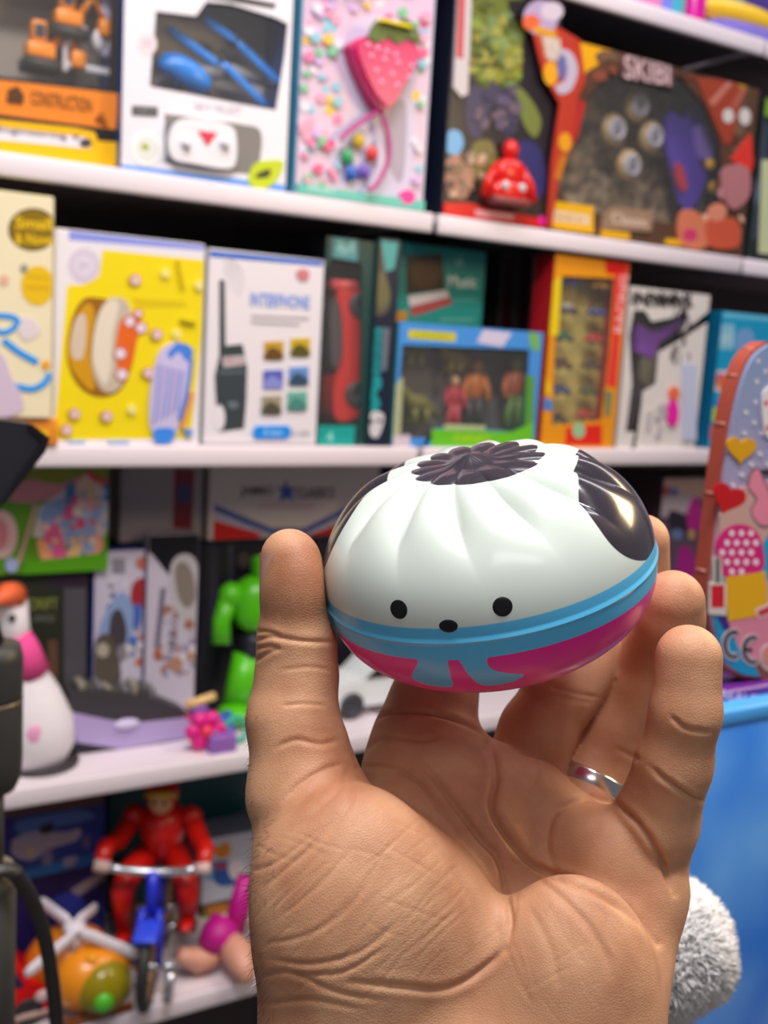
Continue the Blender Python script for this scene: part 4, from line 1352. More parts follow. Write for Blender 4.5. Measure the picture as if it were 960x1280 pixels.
F.blob([(458, 522), (468, 514), (479, 518), (478, 532), (472, 546), (464, 545), (460, 534)], 'D8D4D8'); F.oval(464, 527, 2.5, 3, '2A2A38'); F.oval(474, 526, 2.5, 3, '2A2A38')
F.done(r); clean(r)

# teal keyboard box behind, and grey boxes behind that
r, F = carton('toy_box', 'teal music keyboard box rising behind the blue framed window box', 'toy box',
              484, 592, 308, .1, Z, .08, front='22948E', side='125450', ybase=540, xtop=548, group=None)
F.poly([(508, 320), (553, 318), (556, 362), (508, 368)], '3A2A22'); F.blob([(516, 330), (548, 328), (546, 355), (520, 358)], '5A3E28')
F.poly([(511, 372), (560, 364), (565, 380), (515, 396)], 'B84A4A'); F.poly([(510, 370), (558, 362), (562, 371), (512, 383)], 'E8D8DC')
F.text('Music', 578, 352, 36, 15, 'E8F2F0', slope=.04, bold=.02); F.oval(574, 327, 5, 6, '7ABCAE'); F.rect(566, 374, 596, 377, '5AB0A8'); F.rect(550, 398, 592, 402, '5AB0A8'); F.poly([(488, 390), (508, 388), (508, 400), (488, 402)], 'D8901C')
F.done(r); clean(r)
for (a, b, yt, c_, sd, Yb, lab) in ((612, 646, 315, '6E666C', '4A3E44', .2, 'grey box with a dark red edge at the back of the middle shelf'), (650, 678, 318, '8C868C', '5A1020', .17, 'pale grey box next to the orange car set at the back')):
    r, F = carton('toy_box', lab, 'toy box', a, b, yt, Yb, Z, .1, front=c_, side=sd, ybase=540)
    F.poly([(a + 18, 320), (a + 30, 322), (a + 22, 520), (a + 10, 520)], '5A1226' if a < 630 else 'A8A2AA'); F.done(r); clean(r)

# window box with dinosaurs and figures
r, F = carton('toy_box', 'blue and green framed window box with small figures, behind the bun top', 'toy box',
              490, 668, 408, .012, Z, .08, front='4A96E4', side='2A8A8A', ybase=558, xtop=580,
              window=[(503, 431), (662, 437), (657, 542), (620, 538), (545, 535), (540, 548), (494, 546)], inside='6E686C')
F.poly([(490, 480), (504, 470), (500, 558), (481, 558)], 'B4B890'); F.poly([(604, 412), (640, 416), (628, 434), (596, 428)], 'D6CEE8')
F.poly([(511, 412), (570, 416), (569, 427), (510, 423)], 'D4CC24'); F.text('JURASSIC', 540, 420, 46, 6, '8A9A1C', slope=.05)
F.poly([(660, 412), (674, 418), (674, 440), (664, 436)], '7AB85C'); F.poly([(658, 470), (668, 470), (666, 558), (655, 558)], '5E9E3A')
F.poly([(540, 536), (640, 540), (666, 528), (666, 560), (538, 560)], '6CC82A'); F.text('DINO', 590, 548, 44, 9, 'C8E01C'); F.poly([(480, 545), (512, 543), (512, 560), (480, 560)], 'D8C8D4')
F.poly([(555, 530), (606, 532), (606, 538), (555, 537)], 'B4C494')
F.done(r); clean(r)


def figure(px, ybot, ytop, Y, body, legs, head, label):
    """a small standing play figure"""
    p = at(px, ybot, Y); hgt = at(px, ytop, Y)[2] - p[2]; s = hgt / .1
    g = toy('toy_figure', label, 'toy figure', (p[0], Y, p[2]), 'small figures in the blue framed window box')
    mb = MB(); mb.ell((0, 0, .09 * s), (.009 * s, .009 * s, .011 * s), mat(head, .45), 14); mb.build('head', g)
    mb = MB(); mb.ell((0, 0, .062 * s), (.015 * s, .01 * s, .022 * s), mat(body, .45), 14); mb.build('torso', g)
    for sx in (-1, 1):
        mb = MB(); mb.tube([(sx * .013 * s, 0, .077 * s), (sx * .021 * s, -.003, .058 * s), (sx * .019 * s, -.008, .042 * s)], [.0055 * s, .005 * s, .005 * s], mat(body, .45), 8); mb.build('arm', g)
        mb = MB(); mb.tube([(sx * .007 * s, 0, .047 * s), (sx * .009 * s, 0, .02 * s), (sx * .009 * s, -.003, .003 * s)], [.008 * s, .0065 * s, .006 * s], mat(legs, .45), 8); mb.build('leg', g)


figure(565, 536, 470, .055, 'B02A40', 'A82A38', 'C8A078', 'red suited play figure in the blue framed window box')
figure(590, 536, 450, .06, 'B8682A', '22262E', '8A5A34', 'orange topped play figure with dark legs in the window box')
figure(640, 536, 446, .055, 'B05A38', '5A7A34', '7E8A4C', 'green legged play figure at the right of the window box')


def dino(px, py, Y, s, col, label, flip=1):
    p = at(px, py, Y); g = toy('toy_dinosaur', label, 'toy dinosaur', (p[0], Y, p[2]), 'plastic dinosaurs in the window box')
    m = mat(col, .5); f = flip
    mb = MB(); mb.tube([(f * .045 * s, 0, .012 * s), (f * .025 * s, 0, .028 * s), (0, 0, .038 * s), (-f * .02 * s, 0, .042 * s), (-f * .032 * s, 0, .058 * s), (-f * .038 * s, -.002, .068 * s)], [.003 * s, .010 * s, .018 * s, .016 * s, .009 * s, .007 * s], m, 12)
    mb.ell((-f * .046 * s, -.003, .07 * s), (.014 * s, .008 * s, .008 * s), m, 14); mb.build('body', g)
    for x, y in ((.008, -.01), (.008, .01), (-.016, -.01), (-.016, .01)):
        mb = MB(); mb.tube([(f * x * s, y * s, .03 * s), (f * (x + .004) * s, y * s, .014 * s), (f * x * s, y * s, .001)], [.008 * s, .006 * s, .006 * s], m, 8); mb.build('leg', g)


dino(522, 532, .05, .9, '5F5E24', 'olive toy dinosaur at the left of the window box')
dino(515, 458, .06, .8, '7E7C50', 'pale olive toy dinosaur at the upper left of the window box', -1)
dino(566, 466, .07, .75, 'A08C4A', 'sandy toy dinosaur at the top of the window box')

# orange box with twelve little cars
r, F = carton('toy_box', 'orange and red window box with two columns of little cars', 'toy box',
              675, 766, 322, .012, Z, .05, front='EE9A18', side='C01C28', ybase=558, xtop=732,
              window=[(702, 345), (768, 348), (762, 440), (752, 525), (690, 532), (694, 420)], inside='C8B868')
F.poly([(677, 318), (690, 320), (684, 420), (672, 420)], 'D82020'); F.poly([(684, 350), (702, 345), (698, 420), (680, 418)], 'EED00E'); F.poly([(756, 322), (786, 328), (784, 345), (758, 342)], 'E01A14')
F.poly([(768, 345), (786, 332), (776, 410), (770, 485), (758, 482), (764, 430)], 'EC3A34'); F.text('RACING', 777, 380, 72, 11, 'F6CCC8', rot=-84, bold=.01)
F.poly([(676, 496), (690, 500), (690, 514), (674, 512)], '4A86D0'); F.poly([(708, 534), (752, 530), (752, 556), (706, 556)], 'E8281C'); F.oval(723, 538, 8, 10, '9ACC9C'); F.poly([(756, 488), (766, 490), (762, 520), (756, 520)], '7A8A60')
F.poly([(672, 470), (688, 482), (688, 494), (674, 492)], 'F2C418')
F.done(r); clean(r)


def little_car(px, py, Y, c1, c2, label, s=1.0):
    p = at(px, py, Y); g = toy('toy_car', label, 'toy car', (p[0], Y, p[2] - .007), 'little cars in the orange window box')
    mb = MB(); mb.box(-.017 * s, -.008, .003, .017 * s, .006, .011, mat(c1, .3), bev=.003); mb.build('body', g)
    mb = MB(); mb.box(-.010 * s, -.007, .010, .008 * s, .005, .018, mat(c2, .25), bev=.003); mb.build('cabin', g)
    for x in (-.010, .010):
        mb = MB(); M = Matrix.Translation((x * s, -.007, .004)) @ Matrix.Rotation(math.radians(90), 4, 'X'); mb.lathe([(.0042, -.002), (.0046, 0), (.0042, .003), (.002, .003)], mat('2A2826', .5), 12, M); mb.build('wheel', g)


cars = [((712, 354), '4A4AA0', '38388A', 'violet', 'top left'), ((750, 358), 'C88A20', 'A87A20', 'amber', 'top right'), ((708, 388), '4A4658', 'B0A89C', 'grey', 'second row left'), ((746, 391), '4A4C96', '5A5040', 'navy', 'second row right'),
        ((703, 422), '3A6A4A', '2E5A40', 'green', 'third row left'), ((742, 425), 'C03A34', 'A03028', 'red', 'third row right'), ((701, 456), '6A3A2E', '3A2C28', 'brown', 'fourth row left'), ((738, 457), '5A4A36', '4A3C2C', 'dark tan', 'fourth row right'),
        ((699, 488), '3A4A8A', '3C3A48', 'blue', 'fifth row left'), ((735, 489), '56623A', '5A5438', 'olive', 'fifth row right'), ((695, 524), '4A3E3E', '3A3030', 'black', 'bottom row left'), ((730, 520), 'B0402E', 'A03828', 'rust red', 'bottom row right')]
for (xy, c1, c2, nm, ps) in cars:
    little_car(xy[0], xy[1], .03, c1, c2, nm + ' little car, ' + ps + ' in the orange window box', 1.15)

# white box with purple toy blaster
r, F = carton('toy_box', 'white graffiti print box with a purple and black toy blaster', 'toy box',
              770, 868, 362, .012, Z, .07, front='E4DDD8', side='B8B4B4', ybase=558, xtop=826,
              window=[(792, 388), (806, 388), (815, 402), (845, 396), (858, 380), (860, 400), (850, 425), (824, 440), (820, 480), (804, 490), (797, 540), (782, 540), (790, 480), (786, 420)], inside='5A5054')
rr = random.Random(9)
for k in range(12):
    x = 784 + k * 7.2; F.stroke([(x, 364 + rr.uniform(0, 6)), (x + rr.uniform(-4, 4), 374), (x + rr.uniform(-5, 5), 384)], rr.uniform(2, 4), '2C2826')
F.text('ARMY', 824, 374, 74, 15, '3A3432', slope=.1, bold=.03)
for k in range(16):
    x, y = rr.uniform(840, 868), rr.uniform(385, 450); F.stroke([(x, y), (x + rr.uniform(-4, 4), y + rr.uniform(5, 16))], rr.uniform(1.5, 3.5), rr.choice(['6A6664', 'A8A4A8', '4A4848']))
for k in range(14):
    x, y = rr.uniform(805, 835), rr.uniform(490, 545); F.oval(x, y, 2.5, 4, rr.choice(['C8C0C8', 'A8A0B8', 'D0C8C4']), n=10)
F.oval(841, 492, 6, 9, 'F07048'); F.oval(839, 516, 7, 17, 'F01CA8'); F.rect(852, 455, 868, 550, 'C8CEE8')
F.done(r); clean(r)
Y = .04; c = at(815, 430, Y); g = toy('toy_blaster', 'purple toy blaster with black grip inside the white graffiti box', 'toy blaster', (c[0], Y, c[2]))
q = lambda x, y: (at(x, y, Y)[0] - c[0], at(x, y, Y)[2] - c[2])
mb = MB(); mb.prism([q(*k) for k in [(794, 404), (806, 412), (826, 412), (848, 396), (852, 402), (832, 420), (820, 428), (812, 448), (792, 440)]], -.008, .008, mat('7A3AA0', .35)); mb.build('body', g)
mb = MB(); mb.prism([q(*k) for k in [(800, 440), (820, 430), (818, 470), (808, 484), (798, 480)]], -.006, .006, mat('6E6654', .45)); mb.build('chamber', g)
mb = MB(); mb.prism([q(*k) for k in [(794, 470), (806, 484), (798, 532), (786, 530)]], -.006, .006, mat('3E343C', .45)); mb.build('grip', g)

# cyan box
r, F = carton('toy_box', 'bright cyan box with little square icons beside the patterned case', 'toy box',
              886, 985, 392, .014, Z, .1, front='14A0CC', side='0C6C96', ybase=558, xtop=930)
F.poly([(890, 388), (990, 398), (990, 404), (890, 395)], '6CC8E8')
F.poly([(894, 404), (918, 405), (917, 437), (892, 436)], '8CC6DA'); F.text('8in1', 905, 421, 20, 18, 'D0EAF2'); F.blob([(922, 415), (938, 412), (942, 430), (930, 445), (920, 436)], '7AA8DC')
F.poly([(890, 463), (914, 463), (912, 490), (888, 489)], 'EAD8D8'); F.blob([(893, 472), (905, 468), (911, 480), (898, 486)], 'E87A40'); F.oval(900, 470, 4, 4, 'E05080')
F.poly([(888, 497), (912, 497), (910, 510), (887, 509)], '2C86D0'); F.oval(892, 518, 8, 9, 'B8D818'); F.oval(888, 540, 7, 10, 'E85A3A')
F.done(r); clean(r)

# ------------------------------------------------------------------ third level (z 0.918)
Z = ZS[1]


def stand_box(name, label, x0, x1, Y, z0, z1, depth, front, side, group=None):
    g = empty(name, (x0, Y, z0), label, 'toy box', group)
    LIMS[tuple(round(float(c), 4) for c in (x0, Y, z0))] = (x1 - x0, z1 - z0)
    mb = MB(); mb.box(0, 0, 0, x1 - x0, depth, z1 - z0, mat(front, .4), bev=.002, seg=1); mb.box(-.0008, .002, .002, 0, depth - .002, z1 - z0 - .002, mat(side, .4)); mb.build('carton', g)
    return g


UND = ZS[2] - 0.03
# dark green box under the doll box
zb = at(80, 716, .12)[2]
xa, xb = at(-60, 780, .13)[0], at(110, 780, .13)[0]
r = stand_box('toy_box', 'dark green box with yellow lettering under the doll box, behind the goose', xa, xb, .13, Z, zb, .05, '2A3024', '1A2018')
F = Face([xa, .13, Z], .13); F.rect(60, 715, 150, 735, '33283A'); F.text('DRIFT', 55, 755, 34, 14, '98A048'); F.text('4WD', 55, 773, 26, 9, '7A8078'); F.rect(60, 800, 72, 850, '6A4A3A'); F.rect(80, 735, 108, 900, '54525A'); F.done(r)
r, F = carton('toy_box', 'green and pink doll box stacked high at the left under the shelf', 'toy box', -60, 134, 590, .12, zb + .001, .055, front='5F9A1C', side='3C6612', ybase=710, ztop=UND - .004)
F.poly([(-40, 585), (150, 588), (148, 610), (-40, 625)], '8A9418')
F.blob([(10, 610), (40, 600), (75, 605), (110, 592), (112, 612), (60, 625), (20, 628)], 'D89098'); F.blob([(0, 605), (20, 602), (30, 618), (5, 626)], 'D89098')
F.oval(2, 668, 20, 30, 'E4C0C4'); F.oval(-2, 668, 12, 20, 'D88A98'); F.stroke([(45, 630), (32, 675), (22, 705)], 4, 'D8A0A8')
F.poly([(50, 632), (90, 605), (140, 602), (140, 660), (120, 690), (40, 670)], 'CFC4C8')
F.blob([(50, 640), (78, 622), (92, 640), (96, 665), (80, 660), (56, 655)], '7FA0D0'); F.blob([(82, 610), (92, 602), (94, 625), (84, 630)], '4A80B0'); F.blob([(128, 606), (138, 604), (140, 622), (130, 625)], '3A80B0')
F.blob([(96, 605), (112, 592), (124, 605), (122, 625), (108, 630), (98, 622)], 'E4C2A8'); F.stroke([(110, 588), (118, 598), (136, 602)], 7, 'D0543A')
F.blob([(78, 640), (90, 632), (95, 644), (84, 650)], 'D45A94'); F.blob([(104, 636), (118, 634), (120, 652), (108, 652)], 'D080A8'); F.blob([(92, 640), (102, 636), (104, 650), (96, 652)], '4A62C0')
F.blob([(80, 660), (110, 650), (120, 668), (108, 690), (90, 690)], '8FA8D8'); F.blob([(60, 655), (70, 650), (80, 680), (85, 705), (66, 705), (52, 690)], 'E2609C'); F.blob([(46, 675), (60, 680), (66, 703), (52, 700)], 'EDA878')
F.blob([(110, 672), (124, 668), (128, 685), (112, 696), (106, 688)], 'EBA08A'); F.blob([(84, 690), (98, 680), (98, 705), (86, 708)], 'EBC088'); F.mess([(50, 632), (138, 604), (138, 660), (118, 690), (60, 690)], ['E0A0B8', '8FA8D8', 'E8D0C8', 'D0508C', 'A8C0E0', 'F0B888'], 50, 3, 7, 3)
F.poly([(30, 702), (135, 690), (135, 712), (28, 724)], '57A214'); F.oval(14, 706, 8, 9, 'A8B8EA')
F.done(r); clean(r)

# support boxes at the back, then the grey and white boxes on them
zs_ = at(300, 674, .155)[2]
x0, x1, x2 = at(148, 690, .175)[0] + .004, at(252, 690, .175)[0], at(470, 690, .175)[0]
r = stand_box('toy_box', 'dark grey box below the grey red-spined box at the back', x0, x1 - .002, .175, Z, zs_ - .001, .12, '2E2A30', '1E1A20')
F = Face([x0, .175, Z], .175); F.poly([(160, 676), (250, 672), (250, 720), (165, 722)], '17141A'); F.oval(243, 680, 6, 5, 'B8681C'); F.done(r)
r = stand_box('toy_box', 'black and violet box below the white star box, behind the green robot', x1, x2, .175, Z, zs_ - .001, .12, '26212E', '1A1620')
F = Face([x1, .175, Z], .175); F.rect(262, 682, 272, 800, '3A3548'); F.rect(285, 680, 292, 810, '4A4658'); F.oval(305, 700, 8, 10, '5A5058'); F.done(r)
r, F = carton('toy_box', 'pale grey box with a dark red spine at the back of the third level', 'toy box', 150, 252, 590, .165, zs_, .1, front='A09498', side='8A8084', ybase=660, ztop=UND - .004)
F.poly([(218, 585), (243, 587), (240, 662), (216, 660)], '7E1420'); F.poly([(222, 606), (240, 607), (238, 628), (220, 627)], '3A3A70'); F.rect(252, 600, 262, 645, '8A8098'); F.done(r); clean(r)
r, F = carton('toy_box', 'white box with blue and red stripes and a blue star, below the shelf', 'toy box', 260, 470, 590, .155, zs_, .1, front='D5C6C4', side='B0A4A4', ybase=672, ztop=UND - .004)
F.poly([(270, 645), (330, 668), (470, 625), (470, 690), (265, 690)], 'E0D6DC') if False else None
F.poly([(268, 630), (340, 660), (380, 660), (440, 630), (440, 638), (380, 668), (336, 668), (267, 638)], '4E5AA0'); F.poly([(267, 640), (340, 668), (380, 668), (440, 640), (440, 646), (380, 674), (336, 676), (267, 648)], 'B8B4CC')
F.poly([(267, 650), (330, 668), (320, 676), (266, 676)], 'D21414'); F.poly([(440, 648), (384, 670), (392, 678), (440, 678)], 'C21818')
F.text('JAMBO', 321, 615, 40, 14, '4A4048', bold=.02); F.text('CLASSICS', 394, 616, 48, 13, '4A4048', bold=.02)
F.poly([(357, 600), (361, 610), (370, 609), (364, 617), (368, 627), (358, 622), (349, 627), (352, 616), (346, 609), (354, 610)], '3A56B0'); F.rect(322, 632, 392, 635, 'D8A0A4'); F.done(r); clean(r)

# blister cards
r, F = carton('toy_card', 'white and blue blister card with little figures, left of the black topped card', 'toy card', 116, 177, 688, .128, Z, .03, front='C9C4DC', side='2E3FA8', ybase=850, xtop=165)
F.poly([(128, 690), (190, 688), (212, 720), (205, 760), (190, 900), (120, 900)], 'CDC9DE'); F.mess([(130, 720), (205, 725), (192, 845), (118, 845)], ['B8B4D0', '8A90B8', 'E0DCE8', '7A7680', 'C07868', '5A6AB0', '6A645E'], 70, 2.5, 7, 4)
F.rect(140, 698, 156, 716, '8E8A9A'); F.oval(178, 704, 8, 8, 'C8705A'); F.blob([(166, 730), (180, 724), (178, 760), (164, 758)], 'A83038'); F.blob([(160, 760), (176, 756), (174, 782), (160, 780)], '4A6EC0')
F.blob([(126, 780), (150, 740), (166, 760), (160, 800), (130, 810)], '8FA8D8'); F.blob([(138, 770), (150, 762), (158, 790), (150, 820), (136, 810)], '4A444E'); F.blob([(120, 800), (140, 796), (150, 850), (118, 850)], '5E564E'); F.oval(128, 812, 8, 9, 'B8B0A0'); F.oval(152, 815, 6, 10, '8E8890'); F.oval(166, 800, 5, 6, '4A7AD0')
F.done(r); clean(r)
r, F = carton('toy_card', 'black topped card with a white rounded blister, right of the blue card', 'toy card', 181, 243, 668, .128, Z, .025, front='CFC8DC', side='8E88A4', ybase=850, xtop=220)
F.mess([(205, 740), (252, 780), (246, 845), (188, 845)], ['B8B0C8', 'E0DCE8', '9A92A8', 'B07868'], 40, 2.5, 6, 5)
F.poly([(160, 655), (262, 655), (256, 740), (212, 720), (188, 690), (178, 690)], '17141C'); F.blob([(214, 705), (228, 692), (244, 700), (254, 740), (248, 780), (226, 775), (212, 740)], 'C4C0C8'); F.blob([(218, 712), (228, 702), (240, 715), (244, 745), (234, 760), (222, 745)], '8A8078')
F.stroke([(204, 735), (196, 810)], 6, '6E6A80'); F.text('HERO', 216, 795, 60, 9, '6A6478', rot=-84); F.oval(236, 780, 6, 6, 'B07058'); F.oval(220, 830, 8, 10, 'B88A78'); F.oval(197, 818, 5, 7, 'B8603C'); F.oval(238, 820, 5, 6, 'C0907A'); F.done(r); clean(r)

# plush goose
pb = at_z(50, 954, Z); Yg = pb[1]
g = toy('plush_goose', 'white plush goose with pink scarf and orange beak beside the black canister', 'plush toy', (pb[0], Yg, Z))
q = lambda x, y, dy=0.0: Vector((at(x, y, Yg)[0] - pb[0], dy, at(x, y, Yg)[2] - Z))
wh = mat('F2ECF2', .8, noise=.2); rp = at(60, 900, Yg)[0] - at(10, 900, Yg)[0]; rp /= 50
mb = MB(); pts = [(44, 952, 40), (42, 935, 52), (38, 905, 54), (31, 870, 44), (24, 835, 29), (17, 805, 23)]
mb.tube([q(a, b) for a, b, c in pts], [c * rp for a, b, c in pts], wh, 22, flat=.9); mb.build('body', g)
mb = MB(); mb.tube([q(17, 808), q(12, 780), q(7, 755), q(5, 742)], [23 * rp, 24 * rp, 27 * rp, 16 * rp], wh, 20); mb.build('head', g)
mb = MB(); mb.tube([q(34, 842, -.002), q(24, 815, -.002), q(12, 796, -.002)], [28 * rp, 26 * rp, 25 * rp], mat('F0509A', .8), 20, flat=1.05); mb.build('scarf', g)
mb = MB(); mb.tube([q(14, 742, -.012), q(2, 736, -.03), q(-14, 742, -.05)], [18 * rp, 14 * rp, 5 * rp], mat('EE6A38', .5), 14); mb.build('beak', g)
mb = MB(); mb.ell(q(10, 766, -.028), (.005, .004, .005), mat('17141A', .2), 12); mb.build('eye', g)
mb = MB(); mb.ell(q(34, 905, -.046), (.012, .005, .016), mat('F0A8CC', .8), 16); mb.build('wing_patch', g)
mb = MB(); mb.lathe([(.05, -.0), (.052, .004), (.03, .008)], mat('3A3438', .7), 24); mb.build('foot_base', g)

# lilac toy vehicle with a dark deck
pa = at_z(100, 946, Z); pc = at_z(236, 924, Z); Yt = pa[1] + .004
g = toy('toy_boat', 'lilac toy boat with dark cluttered deck beside the plush goose', 'toy vehicle', ((pa[0] + pc[0]) / 2, Yt, Z))
ox = (pa[0] + pc[0]) / 2
q = lambda x, y: (at(x, y, Yt)[0] - ox, max(.0005, at(x, y, Yt)[2] - Z))
mb = MB(); mb.prism([q(*k) for k in [(86, 890), (110, 895), (160, 905), (228, 898), (240, 905), (236, 922), (150, 936), (96, 928)]], 0, .048, mat('B3A2D4', .4)); mb.build('hull', g)
mb = MB(); mb.prism([q(*k) for k in [(92, 928), (150, 936), (150, 943), (104, 945), (92, 938)]], .003, .045, mat('1C1A2C', .5)); mb.build('keel', g)
mb = MB(); mb.prism([q(*k) for k in [(84, 889), (88, 868), (130, 862), (190, 872), (236, 892), (228, 899), (160, 905), (110, 895)]], .002, .046, mat('3A363C', .6)); mb.build('deck', g)
mb = MB()
rr = random.Random(4)
for k in range(9):
    u, v = q(100 + k * 11, 866 + k * 1.5); h = rr.uniform(.008, .022); mb.box(u, .006, v, u + .01, .04, v + h, mat(['8A8478', '4A4A44', '6E6A70'][k % 3], .6), bev=.002)
mb.build('deck_cargo', g)
mb = MB(); u, v = q(158, 905); mb.ell((u, 0.0, v), (.02, .008, .008), mat('D2C6EC', .4), 14); mb.build('lamp', g)

# bright little trinkets
for (x, y, kind, c_, lab) in ((256, 938, 'flower', 'E8208C', 'deep pink toy flower at the front edge by the hand'), (276, 915, 'brick', '3F6EC8', 'blue toy brick among the pink trinkets'), (238, 905, 'brick', 'F05A8C', 'coral pink toy brick beside the lilac boat'),
                              (248, 908, 'bar', 'F4C88A', 'pale yellow toy bar lying on the pink trinkets'), (292, 930, 'ring', '35B89A', 'turquoise toy ring next to the wrist'), (298, 908, 'brick', 'E8508C', 'pink toy brick hidden partly by the thumb'), (276, 938, 'brick', '9A6AC0', 'violet toy brick beside the deep pink flower'), (222, 900, 'ball', 'E84A7A', 'pink toy ball against the lilac boat')):
    p = at_z(x, y, Z); p[1] = max(p[1], .02)
    g = toy('toy_' + kind, lab, 'toy trinket', (p[0], p[1], Z), 'bright trinkets on the third level')
    m = mat(c_, .35); mb = MB()
    if kind == 'flower':
        for k in range(6):
            a = k * math.pi / 3; mb.ell((.018 * math.cos(a), 0, .03 + .018 * math.sin(a)), (.013, .01, .013), m, 12)
        mb.build('petals', g); mb = MB(); mb.ell((0, -.006, .03), (.01, .008, .01), mat('F03A5C', .35), 12); mb.build('centre', g)
    elif kind == 'brick':
        mb.box(-.02, -.012, 0, .02, .012, .026, m, bev=.002); mb.build('block', g); mb = MB()
        for u in (-.01, .01): mb.lathe([(.006, .0265), (.006, .031)], m, 14, Matrix.Translation((u, 0, 0)))
        mb.build('studs', g)
    elif kind == 'bar':
        mb.tube([(-.02, .0, .036), (.025, 0, .046)], .007, m, 12); mb.build('bar', g); mb = MB(); mb.box(-.012, -.01, 0, .012, .01, .034, mat('8A5AB0', .4), bev=.003); mb.build('bar_rest', g)
    elif kind == 'ring':
        mb.tube([(.018 * math.cos(a), .004 * math.sin(a * 2), .022 + .018 * math.sin(a)) for a in np.linspace(0, 2 * math.pi, 25)], .004, m, 10); mb.build('hoop', g)
    else:
        mb.ell((0, 0, .015), (.015, .015, .015), m, 18); mb.build('ball', g)

# green robot, half behind the thumb
p = at_z(318, 892, Z)
g = toy('toy_robot', 'bright green toy robot standing half hidden behind the thumb', 'toy robot', (p[0], p[1] - .02, Z))
gr = mat('56C414', .3); dk = mat('2A2C3A', .5); s = .2 / 1.0
pxm = (at(330, 800, p[1])[0] - at(310, 800, p[1])[0]) / 20; H = at(318, 700, p[1])[2] - Z
mb = MB(); mb.ell((0, 0, H * .74), (.052, .034, .046), gr, 22, p=2.8); mb.build('torso', g)
mb = MB(); mb.box(-.02, -.02, H * .88, .02, .02, H * 1.04, gr, bev=.008); mb.box(-.014, -.0215, H * .95, .014, -.0195, H * .99, mat('1E3020', .2)); mb.build('head', g)
mb = MB(); mb.box(-.036, -.026, H * .40, .036, .026, H * .57, dk, bev=.01); mb.build('waist', g)
for sx in (-1, 1):
    mb = MB(); mb.ell((sx * .056, 0, H * .80), (.02, .02, .022), gr, 16); mb.tube([(sx * .058, 0, H * .80), (sx * .072, -.004, H * .66), (sx * .074, -.012, H * .52)], [.016, .014, .015], gr, 12); mb.build('arm', g)
    mb = MB(); mb.tube([(sx * .024, 0, H * .42), (sx * .036, -.004, H * .25), (sx * .044, -.004, H * .10)], [.024, .022, .022], gr, 14); mb.ell((sx * .05, -.018, .018), (.028, .034, .018), gr, 16); mb.build('leg', g)
# small grey helmeted items beside it
p2 = at_z(268, 872, Z); g = toy('toy_stand', 'dark toy stand with two pale knobs beside the green robot', 'toy', (p2[0], p2[1] + .02, Z))
mb = MB(); mb.box(-.03, -.012, 0, .03, .02, .1, mat('22202A', .5), bev=.004); mb.build('body', g)
for x, y, r_ in ((264, 790, .011), (284, 796, .008)):
    mb = MB(); mb.ell((at(x, y, p2[1])[0] - p2[0], -.0, at(x, y, p2[1])[2] - Z), (r_, r_, r_), mat('A8A098', .35), 14)
    mb.tube([(at(x, y, p2[1])[0] - p2[0], 0, .09), (at(x, y, p2[1])[0] - p2[0], 0, at(x, y, p2[1])[2] - Z)], .004, mat('3A3640', .5), 8); mb.build('knob', g)

# white car seen between thumb and palm
pw = at_z(441, 902, Z); Yc = pw[1] + .006
g = toy('toy_car', 'white toy car seen between the thumb and the palm', 'toy car', (pw[0] + .07, Yc, Z))
ox = pw[0] + .07
q = lambda x, y: (at(x, y, Yc)[0] - ox, at(x, y, Yc)[2] - Z)
whm = mat('EDF2F4', .25)
a0 = q(441, 885); R_ = .022
mb = MB(); mb.prism([(-.105, .018), (-.104, .045), (-.088, .056), (-.05, .064), (-.022, .09), (.045, .094), (.085, .066), (.108, .058), (.11, .02)], .004, .076, whm); mb.build('body', g)
mb = MB(); mb.prism([(-.043, .066), (-.019, .086), (.012, .088), (.012, .066)], .001, .079, mat('2A2622', .15)); mb.prism([(.018, .066), (.018, .088), (.042, .089), (.072, .066)], .001, .079, mat('2A2622', .15)); mb.build('window', g)
mb = MB(); mb.box(-.108, .01, .04, -.1, .026, .05, mat('F8F4D8', .2), bev=.002); mb.box(-.108, .054, .04, -.1, .07, .05, mat('F8F4D8', .2), bev=.002); mb.build('headlight', g)
for x in (-.068, .07):
    for y in (.006, .072):
        mb = MB(); M = Matrix.Translation((x, y, .0225)) @ Matrix.Rotation(math.radians(90), 4, 'X')
        mb.lathe([(.02, -.007), (.022, -.004), (.022, .004), (.02, .007), (.012, .007), (.011, .004), (.003, .006)], mat('3A3C44', .5), 24, M); mb.build('wheel', g)
# navy box behind the hand, and the packs at the right below the shelf
xa, xb = at(520, 860, .16)[0], at(720, 860, .16)[0]
r = stand_box('toy_box', 'navy box at the back of the third level, seen between the fingers', xa, xb, .16, Z, at(600, 700, .16)[2], .12, '1E1E38', '15152A')
F = Face([xa, .16, Z], .16); F.rect(540, 780, 700, 800, '4A4A70'); F.done(r)
r, F = carton('toy_box', 'pinkish box with dark picture, under the shelf right of the bun', 'toy box', 800, 905, 600, .07, Z, .12, front='5A4458', side='3A2C30', ybase=900, ztop=at(840, 597, .07)[2])
F.poly([(800, 596), (900, 598), (900, 625), (800, 620)], 'C4A094'); F.blob([(806, 620), (840, 612), (866, 622), (862, 640), (820, 645)], 'B0A0A8'); F.oval(832, 614, 10, 6, 'A8404A'); F.oval(842, 615, 6, 5, '4A6AA0')
F.blob([(862, 630), (872, 622), (876, 650), (866, 668), (858, 655)], 'B8148A'); F.blob([(836, 640), (856, 645), (858, 668), (842, 672)], '2A1E30'); F.blob([(848, 690), (862, 684), (872, 720), (858, 745), (846, 730)], 'A0147E'); F.oval(846, 668, 8, 7, '6A78A8'); F.oval(864, 668, 4, 6, 'C8A05A'); F.done(r); clean(r)

